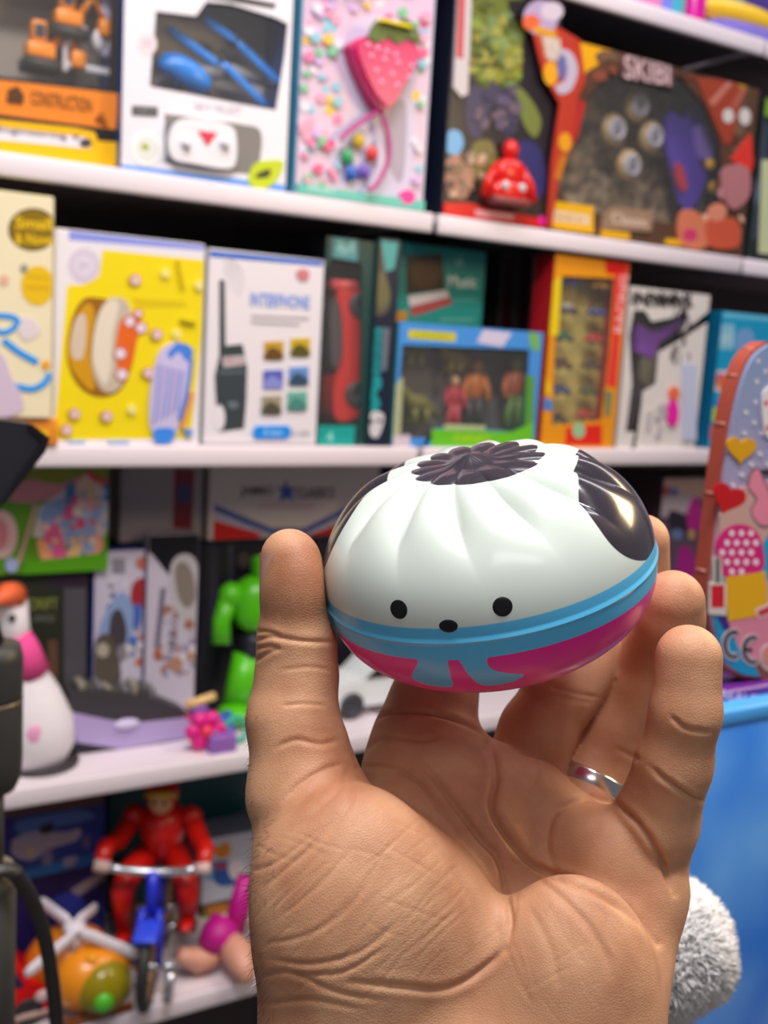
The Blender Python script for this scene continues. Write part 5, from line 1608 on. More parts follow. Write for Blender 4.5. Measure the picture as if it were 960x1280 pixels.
# ------------------------------------------------------------------ fourth level (z 0.555)
Z = ZS[0]
UND = ZS[1] - 0.03
zb = at(70, 1092, .125)[2]
xa, xb = at(-50, 1150, .135)[0], at(132, 1150, .135)[0]
r = stand_box('toy_box', 'dark blue box at the back under the blue car box', xa, xb, .135, Z, zb - .001, .12, '1E1C58', '15143A')
F = Face([xa, .135, Z], .135); F.poly([(88, 1112), (128, 1088), (132, 1098), (96, 1122)], '8A8088'); F.blob([(60, 1130), (90, 1115), (110, 1140), (70, 1150)], '2E3A9A'); F.blob([(100, 1145), (125, 1125), (128, 1160), (105, 1165)], '2A2E8A'); F.rect(84, 1148, 98, 1160, '9A2838'); F.done(r)
r, F = carton('toy_box', 'blue box with grey car pictures, below the goose', 'toy box', -50, 130, 1000, .125, zb, .1, front='23357E', side='10142E', ybase=1085, ztop=UND - .003)
F.poly([(-40, 1012), (140, 990), (136, 1004), (-40, 1028)], '5C4038'); F.blob([(20, 1028), (60, 1018), (100, 1012), (118, 1022), (70, 1034), (30, 1044)], '4A6AA8'); F.blob([(14, 1052), (40, 1040), (80, 1040), (100, 1036), (96, 1050), (60, 1062), (40, 1075), (18, 1070)], '9A90A0'); F.blob([(50, 1034), (66, 1028), (64, 1040), (52, 1042)], '1C1830')
F.oval(59, 1072, 7, 11, '6E6A8A'); F.oval(108, 1052, 5, 9, '5A5480'); F.oval(37, 1064, 4, 4, 'B0A85A'); F.poly([(30, 1088), (130, 1062), (132, 1076), (30, 1100)], '1F62A8'); F.blob([(80, 1074), (96, 1070), (94, 1080), (82, 1084)], '8E88A8'); F.poly([(-40, 1030), (14, 1024), (14, 1060), (-40, 1066)], '2A1E7E'); F.done(r); clean(r)
r = stand_box('toy_box', 'teal box at the back, behind the red suited rider', at(136, 1050, .27)[0], at(330, 1050, .27)[0], .27, Z, UND - .003, .1, '14585C', '0C3A3E')
F = Face([at(136, 1050, .27)[0], .27, Z], .27); F.rect(250, 1040, 300, 1060, '2A8A8C'); F.done(r)
r, F = carton('toy_card', 'grey toy card with small picture, left of the red suited rider', 'toy card', 141, 168, 1078, .2, Z, .02, front='6E6C74', side='4A484E', ybase=1180, xtop=160)
F.blob([(150, 1105), (162, 1100), (160, 1130), (150, 1132)], '8A4A70'); F.blob([(148, 1135), (158, 1132), (156, 1165), (148, 1166)], '4A6A4A'); F.done(r); clean(r)
zq = at(285, 1122, .19)[2]
r = stand_box('toy_box', 'brown and orange box standing under the white and blue box', at(252, 1150, .19)[0], at(330, 1150, .19)[0], .19, Z, zq - .001, .07, '6A4A1E', '4A3214')
F = Face([at(252, 1150, .19)[0], .19, Z], .19); F.blob([(258, 1135), (290, 1130), (300, 1145), (270, 1150)], 'C07A1E'); F.oval(256, 1152, 6, 10, '5E8A2A'); F.done(r)
r, F = carton('toy_box', 'white and blue box with an orange fish, behind the wrist', 'toy box', 252, 335, 1050, .185, zq, .07, front='C4CCDC', side='8A92A8', ybase=1122, ztop=at(280, 1046, .185)[2])
F.blob([(268, 1062), (285, 1052), (288, 1066), (276, 1074)], 'D88A1C'); F.blob([(262, 1082), (280, 1076), (300, 1084), (298, 1104), (272, 1106)], '2E5CB0'); F.blob([(256, 1085), (268, 1078), (266, 1096), (258, 1100)], '6FA8E0'); F.blob([(285, 1080), (300, 1076), (310, 1095), (290, 1098)], 'E8E4EC'); F.rect(270, 1080, 282, 1086, 'C83A3A'); F.done(r); clean(r)

# bicycle and rider
RZB = math.radians(-27)
BX, BY = 0.424, -0.048
hz = at(210, 1082, BY + .085)[2] - Z
g = toy('toy_bicycle', 'blue toy bicycle with silver handlebar, ridden by the red figure', 'toy bicycle', (BX, BY, Z), rz=RZB)
bl = mat('2438D8', .3); sv = mat('C9CCD4', .25, metal=.8); tr = mat('2A2A2E', .5)


def bike_wheel(y):
    mb = MB(); R = .053
    mb.tube([(0, y + R * math.cos(a), R + .0085 + R * math.sin(a)) for a in np.linspace(0, 2 * math.pi, 33)], .0085, tr, 10, cap=False); w = mb.build('wheel', g)
    mb = MB(); mb.tube([(0, y + .043 * math.cos(a), R + .0085 + .043 * math.sin(a)) for a in np.linspace(0, 2 * math.pi, 33)], .005, mat('B88A5A', .35, metal=.3), 8, cap=False); mb.build('rim', w)
    mb = MB()
    for k in range(10):
        a = k * math.pi / 5; mb.tube([(0, y, R + .0085), (0, y + .043 * math.cos(a), R + .0085 + .043 * math.sin(a))], .0016, sv, 6)
    mb.tube([(-.02, y, R + .0085), (.02, y, R + .0085)], .006, sv, 10); mb.build('spokes', w)


bike_wheel(.06); bike_wheel(.22)
mb = MB()
for sx in (-.015, .015): mb.tube([(sx, .06, .062), (sx, .068, .12), (sx * .7, .078, .14)], .0055, bl, 8)
mb.tube([(0, .078, .135), (0, .09, hz)], .008, bl, 10); mb.build('fork', g)
mb = MB(); mb.tube([(0, .08, .15), (0, .135, .072), (0, .22, .062)], .007, bl, 10); mb.tube([(0, .082, .155), (0, .175, .14)], .007, bl, 10); mb.tube([(0, .135, .072), (0, .182, .155)], .007, bl, 10); mb.tube([(0, .175, .14), (0, .22, .062)], .005, bl, 8); mb.build('frame', g)
mb = MB(); mb.box(-.017, .02, .118, .017, .085, .126, mat('3A56F0', .3), bev=.003); mb.build('mudguard', g)
mb = MB(); mb.tube([(-.068, .08, hz + .012), (-.045, .083, hz + .003), (0, .092, hz - .004), (.045, .089, hz), (.066, .087, hz + .008)], .0065, sv, 10); mb.build('handlebar', g)
for sx in (-1, 1):
    mb = MB(); mb.tube([(sx * .06, .081, hz + .008), (sx * .082, .079, hz + .012)], .009, mat('D8B8B4', .4), 10); mb.build('grip', g)
    mb = MB(); mb.tube([(sx * .01, .135, .072), (sx * .03, .135, .072 + sx * .012)], .004, sv, 8); mb.box(sx * .045 - .016, .12, .066 + sx * .012, sx * .045 + .016, .15, .072 + sx * .012, tr, bev=.002); mb.build('pedal', g)
mb = MB(); mb.ell((0, .19, .160), (.02, .03, .008), tr, 16); mb.build('saddle', g)
mb = MB(); mb.tube([(.03, .05, .014), (.034, .056, .055)], .007, sv, 8); mb.tube([(.015, .06, .062), (.04, .06, .062)], .006, sv, 8); mb.build('stabiliser', g)

HT = .300
g = toy('toy_rider', 'toy rider in a plain red suit and red helmet on the blue bicycle', 'toy figure', (BX, BY, Z), rz=RZB)
rd = mat('CE1C14', .3)
mb = MB(); mb.tube([(0, .19, .168), (0, .188, .19), (0, .178, HT - .082), (0, .172, HT - .058), (0, .168, HT - .046)], [.026, .029, .034, .030, .016], rd, 18, flat=1.2); mb.build('torso', g)
mb = MB(); mb.ell((0, .152, HT - .027), (.0195, .019, .024), mat('D9A878', .45), 18); mb.build('head', g)
mb = MB()
for sx in (-1, 1): mb.ell((sx * .007, .1335, HT - .026), (.003, .002, .0035), mat('1A1414', .3), 10)
mb.build('eyes', g)
mb = MB(); mb.ell((0, .160, HT - .020), (.026, .025, .023), rd, 20); mb.tube([(-.021, .150, HT - .020), (0, .131, HT - .011), (.021, .150, HT - .020)], .005, mat('E0B83A', .35), 8); mb.build('helmet', g)
for sx in (-1, 1):
    mb = MB(); mb.ell((sx * .042, .176, HT - .066), (.018, .018, .018), rd, 14)
    mb.tube([(sx * .042, .176, HT - .066), (sx * .062, .15, HT - .095), (sx * .072, .11, hz + .024), (sx * .072, .084, hz + .014)], [.0155, .014, .013, .011], rd, 12); mb.build('arm', g)
    mb = MB(); fz = .084 + sx * .012
    mb.tube([(sx * .018, .188, .172), (sx * .042, .125, .165), (sx * .047, .115, .148), (sx * .046, .132, fz)], [.022, .019, .0175, .0125], rd, 12); mb.ell((sx * .046, .122, fz - .004), (.012, .024, .009), rd, 12); mb.build('leg', g)

# orange toy helicopter with white rotor
ph = at_z(118, 1268, Z); Yh = .035
g = toy('toy_helicopter', 'orange toy helicopter with white rotor in front of the blue boxes', 'toy helicopter', (ph[0], Yh, Z + .006))
q = lambda x, y, dy=0.0: Vector((at(x, y, Yh)[0] - ph[0], dy, at(x, y, Yh)[2] - Z))
mb = MB(); mb.ell(q(112, 1220), (.056, .05, .045), mat('F0941A', .25), 24, p=2.3); mb.ell(q(92, 1214, .03), (.06, .05, .045), mat('D87E16', .3), 20); mb.build('body', g)
mb = MB(); c = q(121, 1221, -.034); mb.ell(c, (.04, .03, .037), mat('9A9418', .1, alpha=.75), 22); mb.build('canopy', g)
mb = MB(); mb.ell(q(114, 1228, -.062), (.014, .010, .015), mat('52B82A', .3), 14); mb.build('pilot', g)
mb = MB(); mb.ell(q(108, 1190, -.03), (.008, .008, .008), mat('F6A818', .3), 12); mb.build('knob', g)
wh2 = mat('E6E0EA', .4)
mb = MB(); mb.tube([q(92, 1190), q(93, 1165)], [.011, .009], wh2, 12); mb.ell(q(93, 1164), (.016, .016, .009), wh2, 16); mb.build('rotor_hub', g)
for a, b in ((((93, 1166), -.01), ((22, 1199), -.05)), (((97, 1165), -.01), ((168, 1187), -.03)), (((90, 1163), .01), ((60, 1152), .05)), (((97, 1163), .01), ((132, 1160), .05))):
    mb = MB(); v0 = q(a[0][0], a[0][1], a[1]); v1 = q(b[0][0], b[0][1], b[1]); mb.tube([v0, v0.lerp(v1, .15), v0.lerp(v1, .9), v1], [.006, .009, .009, .006], wh2, 10, flat=.5); mb.build('rotor_blade', g)
for dy in (-.03, .04):
    mb = MB(); mb.tube([(-.045, dy, .0), (.05, dy, .0)], .006, mat('8A4A1E', .4), 10); mb.tube([(-.02, dy, .0), (-.02, dy, .03)], .004, mat('8A4A1E', .4), 8); mb.tube([(.03, dy, .0), (.03, dy, .03)], .004, mat('8A4A1E', .4), 8); mb.build('landing_skid', g)
mb = MB(); v = q(150, 1238); mb.lathe([(.016, -.012), (.018, -.008), (.018, .0), (.012, .004), (.012, .012), (.009, .014)], mat('D8CCA8', .35), 18, Matrix.Translation(v) @ Matrix.Rotation(math.radians(90), 4, 'Y')); mb.build('nozzle', g)

# red car behind the grey sleeve
pr_ = at_z(30, 1276, Z); Yr = .03
g = toy('toy_car', 'red toy car beside the orange helicopter at the lower left', 'toy car', (pr_[0] - .04, Yr, Z))
mb = MB(); mb.prism([(-.12, .02), (-.12, .05), (-.07, .06), (-.035, .105), (.02, .108), (.048, .062), (.075, .048), (.078, .02)], 0, .085, mat('E8161C', .25)); mb.build('body', g)
mb = MB(); mb.prism([(-.06, .062), (-.03, .098), (-.008, .1), (-.008, .062)], -.001, .086, mat('2A2C50', .15)); mb.prism([(.0, .062), (.0, .1), (.018, .1), (.038, .062)], -.001, .086, mat('2A2C50', .15)); mb.build('window', g)
mb = MB(); mb.ell((.062, -.001, .042), (.012, .004, .009), mat('E8C8CC', .2), 14); mb.build('headlight', g)
mb = MB(); mb.box(-.1, -.004, .014, .075, .0, .022, mat('C8A8A0', .4), bev=.002); mb.build('sill', g)
for x in (-.07, .042):
    for y in (.004, .08):
        mb = MB(); M = Matrix.Translation((x, y, .0215)) @ Matrix.Rotation(math.radians(90), 4, 'X'); mb.lathe([(.019, -.007), (.021, -.004), (.021, .004), (.019, .007), (.011, .007), (.010, .004), (.003, .006)], mat('26262C', .5), 22, M); mb.build('wheel', g)

# doll in magenta, lying behind the wrist
pd = at_z(268, 1212, Z); Yd = pd[1]
g = toy('doll', 'doll in magenta clothes lying on the shelf behind the wrist', 'doll', (pd[0], Yd, Z))
q = lambda x, y, dy=0.0: Vector((at(x, y, Yd)[0] - pd[0], dy, at(x, y, Yd)[2] - Z))
mg = mat('C81890', .5); sk = mat('E3A58C', .45)
mb = MB(); mb.tube([q(262, 1186), q(272, 1170), q(285, 1156, .01)], [.022, .028, .024], mg, 16); mb.build('skirt', g)
mb = MB(); mb.tube([q(296, 1168, .01), q(303, 1135, .01), q(312, 1100, .015)], [.016, .017, .012], mg, 14); mb.build('trouser_leg', g)
mb = MB(); mb.tube([q(266, 1190, -.005), q(245, 1198, -.005), q(228, 1192, -.008), q(222, 1188, -.008)], [.020, .019, .014, .010], sk, 14); mb.build('arm', g)
qz = lambda x, y, h: Vector(at_z(x, y, Z + h)) - Vector((pd[0], Yd, Z))
mb = MB(); mb.tube([qz(284, 1176, .045), qz(297, 1192, .04), qz(305, 1210, .034), qz(311, 1226, .022)], [.020, .024, .018, .011], sk, 14); mb.build('leg', g)
mb = MB(); mb.ell(q(340, 1170, .0), (.035, .032, .036), sk, 20); mb.build('head', g)
mb = MB(); mb.ell(q(344, 1164, .008), (.037, .033, .038), mat('5A3420', .6), 20); mb.build('hair', g)

# ================================================================== things near the camera
# a display counter below the picture, carrying the blue box and the patterned case
YB = -0.93
xl, xr_ = at(846, 1000, YB)[0], at(846, 1000, YB)[0] + .34
ZT = at(900, 1400, YB)[2]
g = empty('display_counter', (xl + .16, -.86, 0), 'grey display counter below the blue box, mostly out of the picture', 'counter')
mb = MB(); mb.box(-.22, -.16, ZT - .03, .34, .06, ZT, mat('8A8488', .5), bev=.004); mb.build('worktop', g)
mb = MB(); mb.box(-.2, -.13, 0.0, .32, .05, ZT - .03, mat('6A666C', .6), bev=.003); mb.build('cabinet', g)

zt = at(930, 884, YB)[2]
r = empty('storage_box', (xl, YB, ZT), 'large blue box at the right with pale blue top edge, below the patterned case', 'box')


def blue_material():
    m = bpy.data.materials.new('material'); m.use_nodes = True
    nt = m.node_tree; b = nt.nodes['Principled BSDF']
    tc = nt.nodes.new('ShaderNodeTexCoord'); nz = nt.nodes.new('ShaderNodeTexNoise'); nz.inputs['Scale'].default_value = 14; nz.inputs['Detail'].default_value = 1
    rp = nt.nodes.new('ShaderNodeValToRGB'); rp.color_ramp.elements[0].position = .35; rp.color_ramp.elements[0].color = lin('2F82EC'); rp.color_ramp.elements[1].position = .68; rp.color_ramp.elements[1].color = lin('68AEFA')
    nt.links.new(tc.outputs['Object'], nz.inputs['Vector']); nt.links.new(nz.outputs['Fac'], rp.inputs['Fac']); nt.links.new(rp.outputs[0], b.inputs['Base Color']); b.inputs['Roughness'].default_value = .4
    return m


mb = MB(); hb = zt - ZT
mb.box(0, 0, 0, .34, .06, hb - .008, blue_material(), bev=.003); mb.build('carton', r)
mb = MB(); mb.box(-.001, -.001, hb - .010, .341, .061, hb, mat('4FA8F2', .35), bev=.002); mb.build('lid_edge', r)
# flat violet pack lying on it
zv = at(930, 862, YB + .015)[2]
x0 = at(897, 870, YB)[0]
g = empty('toy_pack', (x0, YB + .012, zt), 'thin violet pack with white lettering between the case and blue box', 'pack')
hv = max(.006, zv - zt)
mb = MB(); mb.box(0, 0, 0, .2, .045, hv, mat('6A2A96', .35), bev=.001, seg=1); mb.build('carton', g)
F = Face([x0, YB + .012, zt], YB + .012); F.text('BEAUTY', 932, 872, 62, 11, 'E8C8F2', slope=.16, bold=.02); F.done(g)

# patterned children's case
YC = YB + .02
zc0 = zt + hv
p0 = at(932, 850, YC)
ax_ = at(1005, 640, YC)[0]
out = [(893, 790), (902, 826), (922, 842), (958, 850)]
edge = [(962, 432), (944, 446), (930, 474), (918, 520), (908, 580), (898, 660), (890, 730), (889, 770)]
Lp = [(at(x, y, YC)[0], at(x, y, YC)[2]) for x, y in catmull(edge + out, 4)]
zmin = min(p[1] for p in Lp); dz = zc0 - zmin
half = [(x - ax_, z - zmin) for x, z in Lp]
full = half + [(-x, z) for x, z in reversed(half)]
case = empty('toy_case', (ax_, YC, zc0), 'rounded case with hearts, cupcake and dots on grey-lilac, red-brown rim', 'toy case')
def case_print():
    m = bpy.data.materials.new('material'); m.use_nodes = True
    nt = m.node_tree; b = nt.nodes['Principled BSDF']; tc = nt.nodes.new('ShaderNodeTexCoord'); sx = nt.nodes.new('ShaderNodeSeparateXYZ')
    mr = nt.nodes.new('ShaderNodeMapRange'); mr.inputs[1].default_value = .05; mr.inputs[2].default_value = .21; rp = nt.nodes.new('ShaderNodeValToRGB')
    e = rp.color_ramp.elements; e[0].color = lin('D6A8A8'); e[1].color = lin('7C9CC4'); k = e.new(.45); k.color = lin('ABA0C4')
    nt.links.new(tc.outputs['Object'], sx.inputs[0]); nt.links.new(sx.outputs[2], mr.inputs[0]); nt.links.new(mr.outputs[0], rp.inputs[0]); nt.links.new(rp.outputs[0], b.inputs['Base Color']); b.inputs['Roughness'].default_value = .4
    return m


mb = MB(); mb.prism(full, 0, .0025, case_print()); mb.build('front_panel', case)
mb = MB(); c = np.array([0, .12])
rim = [tuple(c + (np.array(p) - c) * 1.02) for p in full]
mb.prism(rim, .0026, .0125, mat('B4513F', .45)); mb.build('zip_rim', case)
for k in range(3, len(rim) - 3, 5):
    mb = MB()
    a = np.array(rim[k]); b = np.array(rim[k + 1]); t = (b - a) / (np.linalg.norm(b - a) + 1e-9)
    mb.tube([(a[0], .004, a[1]), (a[0], .0115, a[1])], .0007, mat('D08A78', .4), 6); mb.build('seam', case)
F = Face([ax_, YC, zmin], YC, 0.000008)
rows = 0
for j in range(24):
    for i in range(9):
        x = 906 + i * 21 + (10 if j % 2 else 0) - j * .9; y = 452 + j * 13
        if x < 960 - (y - 430) * .36 + 0 and y < 520 and x < 936 - (y - 460) * .25 + 6: continue
        if x < 934 - (y - 470) * .16 - (14 if y > 700 else 0) + 4: continue
        if y > 640: continue
        F.oval(x, y, 2.6, 3, 'D8D4E4', n=12)
F.poly([(898, 645), (925, 610), (970, 600), (970, 760), (893, 770)], 'CFA49C')
F.poly([(891, 775), (893, 708), (912, 725), (906, 760), (938, 830), (958, 848), (925, 843), (900, 822)], '1496C4')
F.poly([(946, 690), (970, 650), (970, 720), (952, 730)], '2A9CC8')
F.poly([(884, 770), (908, 768), (912, 790), (900, 792)], '3A2A86') if False else F.poly([(892, 768), (911, 766), (914, 790), (905, 792)], '3A2A86')
F.poly([(908, 776), (968, 760), (970, 850), (940, 830), (922, 812)], 'E087A0'); F.poly([(940, 830), (952, 825), (975, 850), (970, 862), (952, 852)], '8A4A3A')
heart = lambda x, y, s, rot: [(x + s * (math.cos(rot) * a - math.sin(rot) * b), y + s * (math.sin(rot) * a + math.cos(rot) * b)) for a, b in [(16 * math.sin(t) ** 3 / 16, -(13 * math.cos(t) - 5 * math.cos(2 * t) - 2 * math.cos(3 * t) - math.cos(4 * t)) / 16) for t in np.linspace(0, 2 * math.pi, 40)[:-1]]]
F.poly(heart(1062, 560, 20, -.2), 'C8101C'); F.poly(heart(1090, 640, 20, .1), 'E0A40C'); F.blob([(1010, 690), (1050, 660), (1090, 690), (1080, 740), (1030, 750)], 'E88AA4'); F.poly([(1000, 770), (1100, 760), (1110, 820), (1010, 850)], '1496C4')
F.poly(heart(925, 562, 18.5, .08), 'E0A40C'); F.poly(heart(909, 623, 21, .35), 'C8101C')
F.blob([(936, 592), (946, 585), (954, 600), (962, 620), (966, 655), (948, 660), (936, 640), (942, 625), (933, 612)], '8A6A78'); F.blob([(938, 594), (946, 588), (952, 602), (960, 622), (964, 652), (949, 656), (938, 640), (945, 624), (935, 610)], 'E88AA4')
F.stroke([(950, 590), (966, 592)], 5, '2A2026')
F.blob([(952, 495), (966, 484), (974, 520), (968, 552), (954, 540)], 'E8E0E2'); F.oval(956, 505, 2.5, 4, 'D84A5A'); F.oval(958, 536, 2.5, 4, 'D84A5A')
F.blob([(894, 690), (897, 672), (908, 660), (925, 656), (942, 663), (951, 682), (950, 714), (905, 722)], 'D81C7C')
for j in range(5):
    for i in range(5):
        x = 901 + i * 12 + (6 if j % 2 else 0); y = 667 + j * 12
        if (x - 924) ** 2 / 700 + (y - 690) ** 2 / 1000 > .8: continue
        F.oval(x, y, 3.6, 4, 'F2DCE8', n=12)
F.poly([(904, 722), (955, 715), (958, 768), (908, 777)], 'EBB010')
F.poly([(889, 697), (900, 697), (901, 728), (906, 730), (906, 770), (884, 768), (885, 730), (890, 728)], 'D9CFC8'); F.poly([(892, 698), (898, 698), (898, 729), (892, 729)], '6A6A6C'); F.poly([(887, 732), (903, 732), (903, 760), (887, 760)], 'D2182C')
F.stroke([(944, 768), (962, 760)], 13, 'E8D0D0'); F.stroke([(946, 768), (962, 761)], 8, 'CE2C44')
for a0, a1, cx_, w_, c_ in ((55, 300, 911, 9, 'C9B8C0'), (60, 295, 911, 4.5, '1A1A22'), (60, 300, 935, 9, 'C9B8C0'), (65, 295, 935, 4.5, '1A1A22')):
    F.stroke(arc_pts(cx_ + 4, 806 + (cx_ - 911) * .28, 11, 15.5, 12, a0=360 - a1, a1=360 - a0), w_, c_)
F.stroke([(929, 812), (938, 813)], 4.5, '1A1A22')
F.oval(960, 822, 12, 17, 'D0D0C8'); F.oval(960, 822, 10.5, 15, 'E08A80'); F.stroke([(955, 830), (966, 815)], 3, '8A9AA0')
F.done(case)

# white fluffy plush ball in front of the blue box
dfl = .43
cf = at_d(832, 1182, dfl)
RF = .036
fl = empty('plush_pompom', (cf[0], cf[1], cf[2]), 'white fluffy plush ball beside the little finger, in front of the blue box', 'plush toy')
rr = np.random.RandomState(5)
wm_ = mat('F1EFEE', .85, sss=.2)
mb = MB(); mb.ell((0, 0, -.002), (.020, .020, .022), wm_, 24); mb.build('core', fl)
V_ = []; Fc = []
NT = 11000
ph_ = rr.uniform(0, 2 * math.pi, NT); ct = rr.uniform(-1, 1, NT); st = np.sqrt(1 - ct * ct)
D = np.stack([st * np.cos(ph_), st * np.sin(ph_), ct], 1)
clump = rr.normal(size=(170, 3)); clump /= np.linalg.norm(clump, axis=1, keepdims=True)
for i in range(NT):
    d = D[i]; c = clump[np.argmax(clump @ d)]
    Ln = rr.uniform(.0085, .0125) * (1.0 + .10 * math.sin(5 * d[0] + 3 * d[2]) + .05 * math.sin(9 * d[1]))
    base = d * .0185 * np.array([1, 1, 1.08]); tip_d = d * .55 + c * .62 + rr.normal(size=3) * .12; tip = base + tip_d / np.linalg.norm(tip_d) * Ln
    mid = (base + tip) / 2 + rr.normal(size=3) * .0014 + d * .001
    t = tip - base; a = np.cross(t, [.3, .5, .8]); a /= np.linalg.norm(a); b = np.cross(t, a); b /= np.linalg.norm(b)
    k = len(V_)
    for P, w in ((base, .0006), (mid, .0006)):
        for j in range(3):
            an = j * 2.0944; V_.append(P + (a * math.cos(an) + b * math.sin(an)) * w)
    V_.append(tip)
    for j in range(3):
        n2 = (j + 1) % 3; Fc.append((k + j, k + n2, k + 3 + n2, k + 3 + j)); Fc.append((k + 3 + j, k + 3 + n2, k + 6))
mb = MB(); mb.add(V_, Fc, wm_, True); f_ = mb.build('fluff', fl); f_['kind'] = 'stuff'
# its stem keeps it standing on the counter
mb = MB(); zc_ = cf[2] - ZT; mb.tube([(0, 0, -.02), (0, 0, -zc_ + .004)], .008, mat('E8E4E4', .6), 12); mb.lathe([(.03, -zc_), (.03, -zc_ + .004), (.012, -zc_ + .007)], mat('D8D4D4', .6), 24); mb.build('stand', fl)

# dark stand at the left edge: tilted screen, round housing, sleeve and cable
dS = .62
pS = at_d(-14, 900, dS)
SX, SY = pS[0], pS[1]
st_ = empty('screen_stand', (SX, SY, 0), 'black stand at the left edge with tilted screen, round housing and cable', 'stand')
blk = mat('33322F', .45); blk2 = mat('24262E', .35)
zq = lambda x, y: at(x, y, SY)
mb = MB(); mb.lathe([(.16, 0), (.16, .012), (.03, .022), (.014, .03), (.012, zq(-14, 1130)[2])], blk, 32); mb.build('base_pole', st_)
za, zb_ = zq(-14, 1105)[2], zq(-14, 1290)[2]
rS = (zq(19, 1200)[0] - SX)
mb = MB(); mb.lathe([(rS, zb_ - .06), (rS, za), (rS * .96, za + .002)], mat('5A5850', .5), 30); mb.build('sleeve', st_)
mb = MB(); mb.lathe([(rS * 1.05, za + .0), (rS * 1.06, za + .006), (rS * .9, za + .012), (rS * .45, za + .014)], mat('8A8068', .4), 30); mb.build('collar', st_)
rH = zq(28, 900)[0] - SX
z0_, z1_, z2_, z3_ = zq(-14, 985)[2], zq(-14, 878)[2], zq(-14, 872)[2], zq(-14, 806)[2]
mb = MB(); mb.lathe([(rH * .8, z0_), (rH * .97, z0_ + .008), (rH, z0_ + .02), (rH, z1_), (rH * .98, z1_ + .001)], blk, 32); mb.build('housing', st_)
mb = MB(); mb.lathe([(rH * .98, z1_), (rH * 1.01, z1_ + .0006), (rH * 1.01, z2_ - .0006), (rH * .98, z2_)], mat('8A7A68', .3, metal=.6), 32); mb.build('band', st_)
mb = MB(); mb.lathe([(rH * .99, z2_), (rH, z2_ + .002), (rH, z3_ - .008), (rH * .92, z3_), (rH * .3, z3_ + .001)], blk, 32); mb.build('lid', st_)
mb = MB(); mb.tube([(0, 0, za), (0, 0, z0_)], .009, blk, 12); mb.tube([(0, 0, z3_), (-.02, .01, zq(-14, 640)[2])], .009, blk, 12); mb.build('neck', st_)
# screen: a dark slab seen at its corner
cS = [zq(56, 545), zq(30, 527), zq(-120, 510), zq(-120, 800), zq(0, 622)]
pts = [(c[0] - SX, c[2]) for c in [zq(*k) for k in [(56, 545), (34, 528), (-30, 519), (-190, 519), (-190, 700), (-60, 712), (0, 624), (48, 562)]]]
mb = MB(); mb.prism(pts, -.012, .004, blk2); mb.build('screen', st_)
pts2 = [(c[0] - SX, c[2]) for c in [zq(*k) for k in [(56, 545), (34, 528), (28, 531), (46, 548), (-4, 624), (0, 626), (50, 562)]]]
mb = MB(); mb.prism(pts2, -.0135, -.012, mat('15161C', .3)); mb.build('screen_edge', st_)
mb = MB(); P = [zq(x, y) for x, y in [(-18, 1072), (0, 1068), (14, 1078), (30, 1104), (44, 1140), (54, 1190), (60, 1240), (64, 1300), (66, 1400)]]
cab = [(c[0] - SX, -rS - .004 + .0 * i, c[2]) for i, c in enumerate(catmull(P, 4))]
mb.tube(cab, .0045, mat('1C1A18', .4), 10); mb.tube([(cab[0][0], -rS - .004, cab[0][2]), (-rS * .4, -.002, cab[0][2] + .004)], .0045, mat('1C1A18', .4), 10); cb = mb.build('cable', st_)
mb = MB()
for k in range(5):
    c = cab[2 + k]; mb.ell(c, (.0062, .0062, .0035), mat('2E2C28', .5), 10)
mb.build('strain_relief', cb)

# ------------------------------------------------------------------ ring, nails and arm hair
# the plain silver ring sits at the root of the ring finger
ra = L(737, 970, -53); rb = L(758, 920, -57)
axd = rb - ra; axd /= np.linalg.norm(axd)
e1 = np.cross(axd, [0, 0, 1.0]); e1 /= np.linalg.norm(e1); e2 = np.cross(axd, e1)
rc = L(736, 980, -51.5)
vs = []; fs = []; n = 48
prof = [(11.0, -2.6), (12.0, -2.5), (12.3, -1.8), (12.3, 1.8), (12.0, 2.5), (11.0, 2.6)]
for j in range(n):
    a = 2 * math.pi * j / n
    for r_, h_ in prof:
        vs.append(HAND_M @ Vector(rc + e1 * (r_ * math.cos(a)) + e2 * (r_ * math.sin(a)) + axd * h_))
m_ = len(prof)
for j in range(n):
    for k in range(m_):
        fs.append((j * m_ + k, j * m_ + (k + 1) % m_, ((j + 1) % n) * m_ + (k + 1) % m_, ((j + 1) % n) * m_ + k))
rl = HAND_M @ Vector(rc)
mb = MB(); mb.add([v - rl for v in vs], fs, mat('D8D6D8', .22, metal=1.0), True)
tag(mb.build('finger_ring', loc=rl), 'plain silver ring worn at the root of the ring finger', 'ring')


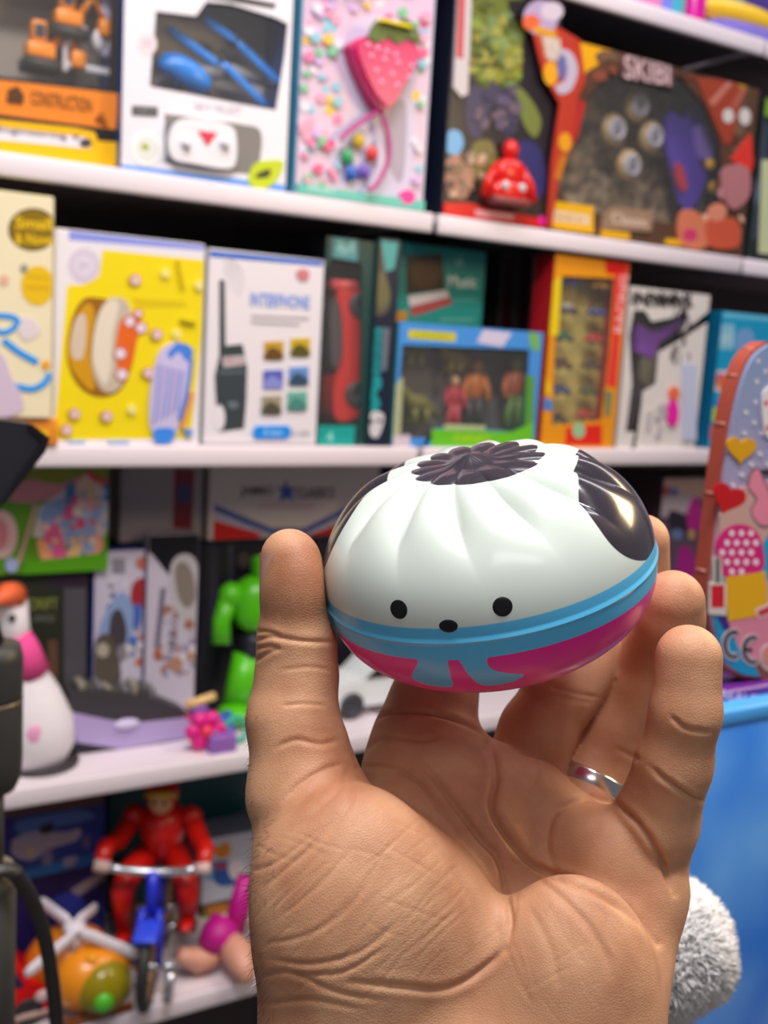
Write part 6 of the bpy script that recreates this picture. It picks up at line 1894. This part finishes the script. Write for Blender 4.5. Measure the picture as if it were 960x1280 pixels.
def nail(base, tip, dorsal, w, name='fingernail'):
    """a curved plate on the back of a fingertip"""
    base, tip, dorsal = [np.array(x, float) for x in (base, tip, dorsal)]
    ax = tip - base; ln = np.linalg.norm(ax); ax /= ln
    dorsal = dorsal - ax * (dorsal @ ax); dorsal /= np.linalg.norm(dorsal); sd = np.cross(ax, dorsal)
    vs = []; fs = []; nu, nv = 8, 10
    for s_ in (1, 0):
        for i in range(nu + 1):
            u = i / nu
            for j in range(nv + 1):
                v = -1 + 2 * j / nv; ww = w * (1 - .25 * max(0, u - .75) ** 2 * 16 * abs(v))
                an = v * .8; r_ = w * 1.35
                vs.append(base + ax * ln * (u - .08 * v * v) + sd * (r_ * math.sin(an)) + dorsal * (r_ * (math.cos(an) - 1) + (0.0 if s_ else -.5)))
    N = (nu + 1) * (nv + 1)
    for i in range(nu):
        for j in range(nv):
            a = i * (nv + 1) + j; fs.append((a, a + 1, a + nv + 2, a + nv + 1)); fs.append((N + a, N + a + nv + 1, N + a + nv + 2, N + a + 1))
    mb = MB(); mb.add([(HAND_M @ Vector(p)) - Vector(hand_loc) for p in vs], fs, mat('D2A08C', .28), True)
    return mb.build(name, hand)


dz_ = np.array([-1.0, 0.05, .5])
o_ = dz_ / np.linalg.norm(dz_)
nail(L(368, 742, -9) + o_ * 9.1, L(363, 692, -9) + o_ * 8.1, o_, 5.2)
for base, tip, r_ in ((L(852, 842, -3), L(861, 800, -3), 8.2), (L(840, 768, -36), L(841, 735, -35), 8.7), (L(803, 700, -60), L(803, 660, -57), 8.1)):
    o_ = np.array([.25, .1, -1.0]); o_ /= np.linalg.norm(o_)
    nail(base + o_ * (r_ + .1), tip + o_ * (r_ - .5), o_, 5.4)

# short dark hairs along the outer wrist
rr = np.random.RandomState(2)
hk = FPX / (REF - hV[:, 2]); hpx = CX + hV[:, 0] * hk; hpy = CY - hV[:, 1] * hk
hN = vnormals(hV, hQ)
cand = np.where((hpx < 345) & (hpy > 880) & (hN[:, 0] < -.35) & (hN[:, 2] < .75))[0]
V_ = []; Fc = []
for i in rr.choice(cand, 420):
    p = hV[i]; nn = hN[i]; d = nn * .8 + np.array([-.1, -.7, 0]) + rr.normal(size=3) * .35; d /= np.linalg.norm(d)
    ln = rr.uniform(1.5, 4.2) * (0.6 if hpy[i] < 1050 else 1.0); d2 = d + np.array([.3, -.5, .2]) * rr.uniform(-.2, .9); d2 /= np.linalg.norm(d2)
    P = [p - nn * .3, p + d * ln * .5, p + d * ln * .5 + d2 * ln * .5]
    a = np.cross(d, [.2, .9, .3]); a /= np.linalg.norm(a); b = np.cross(d, a); k = len(V_)
    for q_, w in zip(P[:2], (.05, .04)):
        for j in range(3): V_.append(q_ + (a * math.cos(j * 2.0944) + b * math.sin(j * 2.0944)) * w)
    V_.append(P[2])
    for j in range(3):
        n2 = (j + 1) % 3; Fc.append((k + j, k + n2, k + 3 + n2, k + 3 + j)); Fc.append((k + 3 + j, k + 3 + n2, k + 6))
mb = MB(); mb.add([(HAND_M @ Vector(p)) - Vector(hand_loc) for p in V_], Fc, mat('2A1E18', .5), True); h_ = mb.build('arm_hair', hand); h_['kind'] = 'stuff'
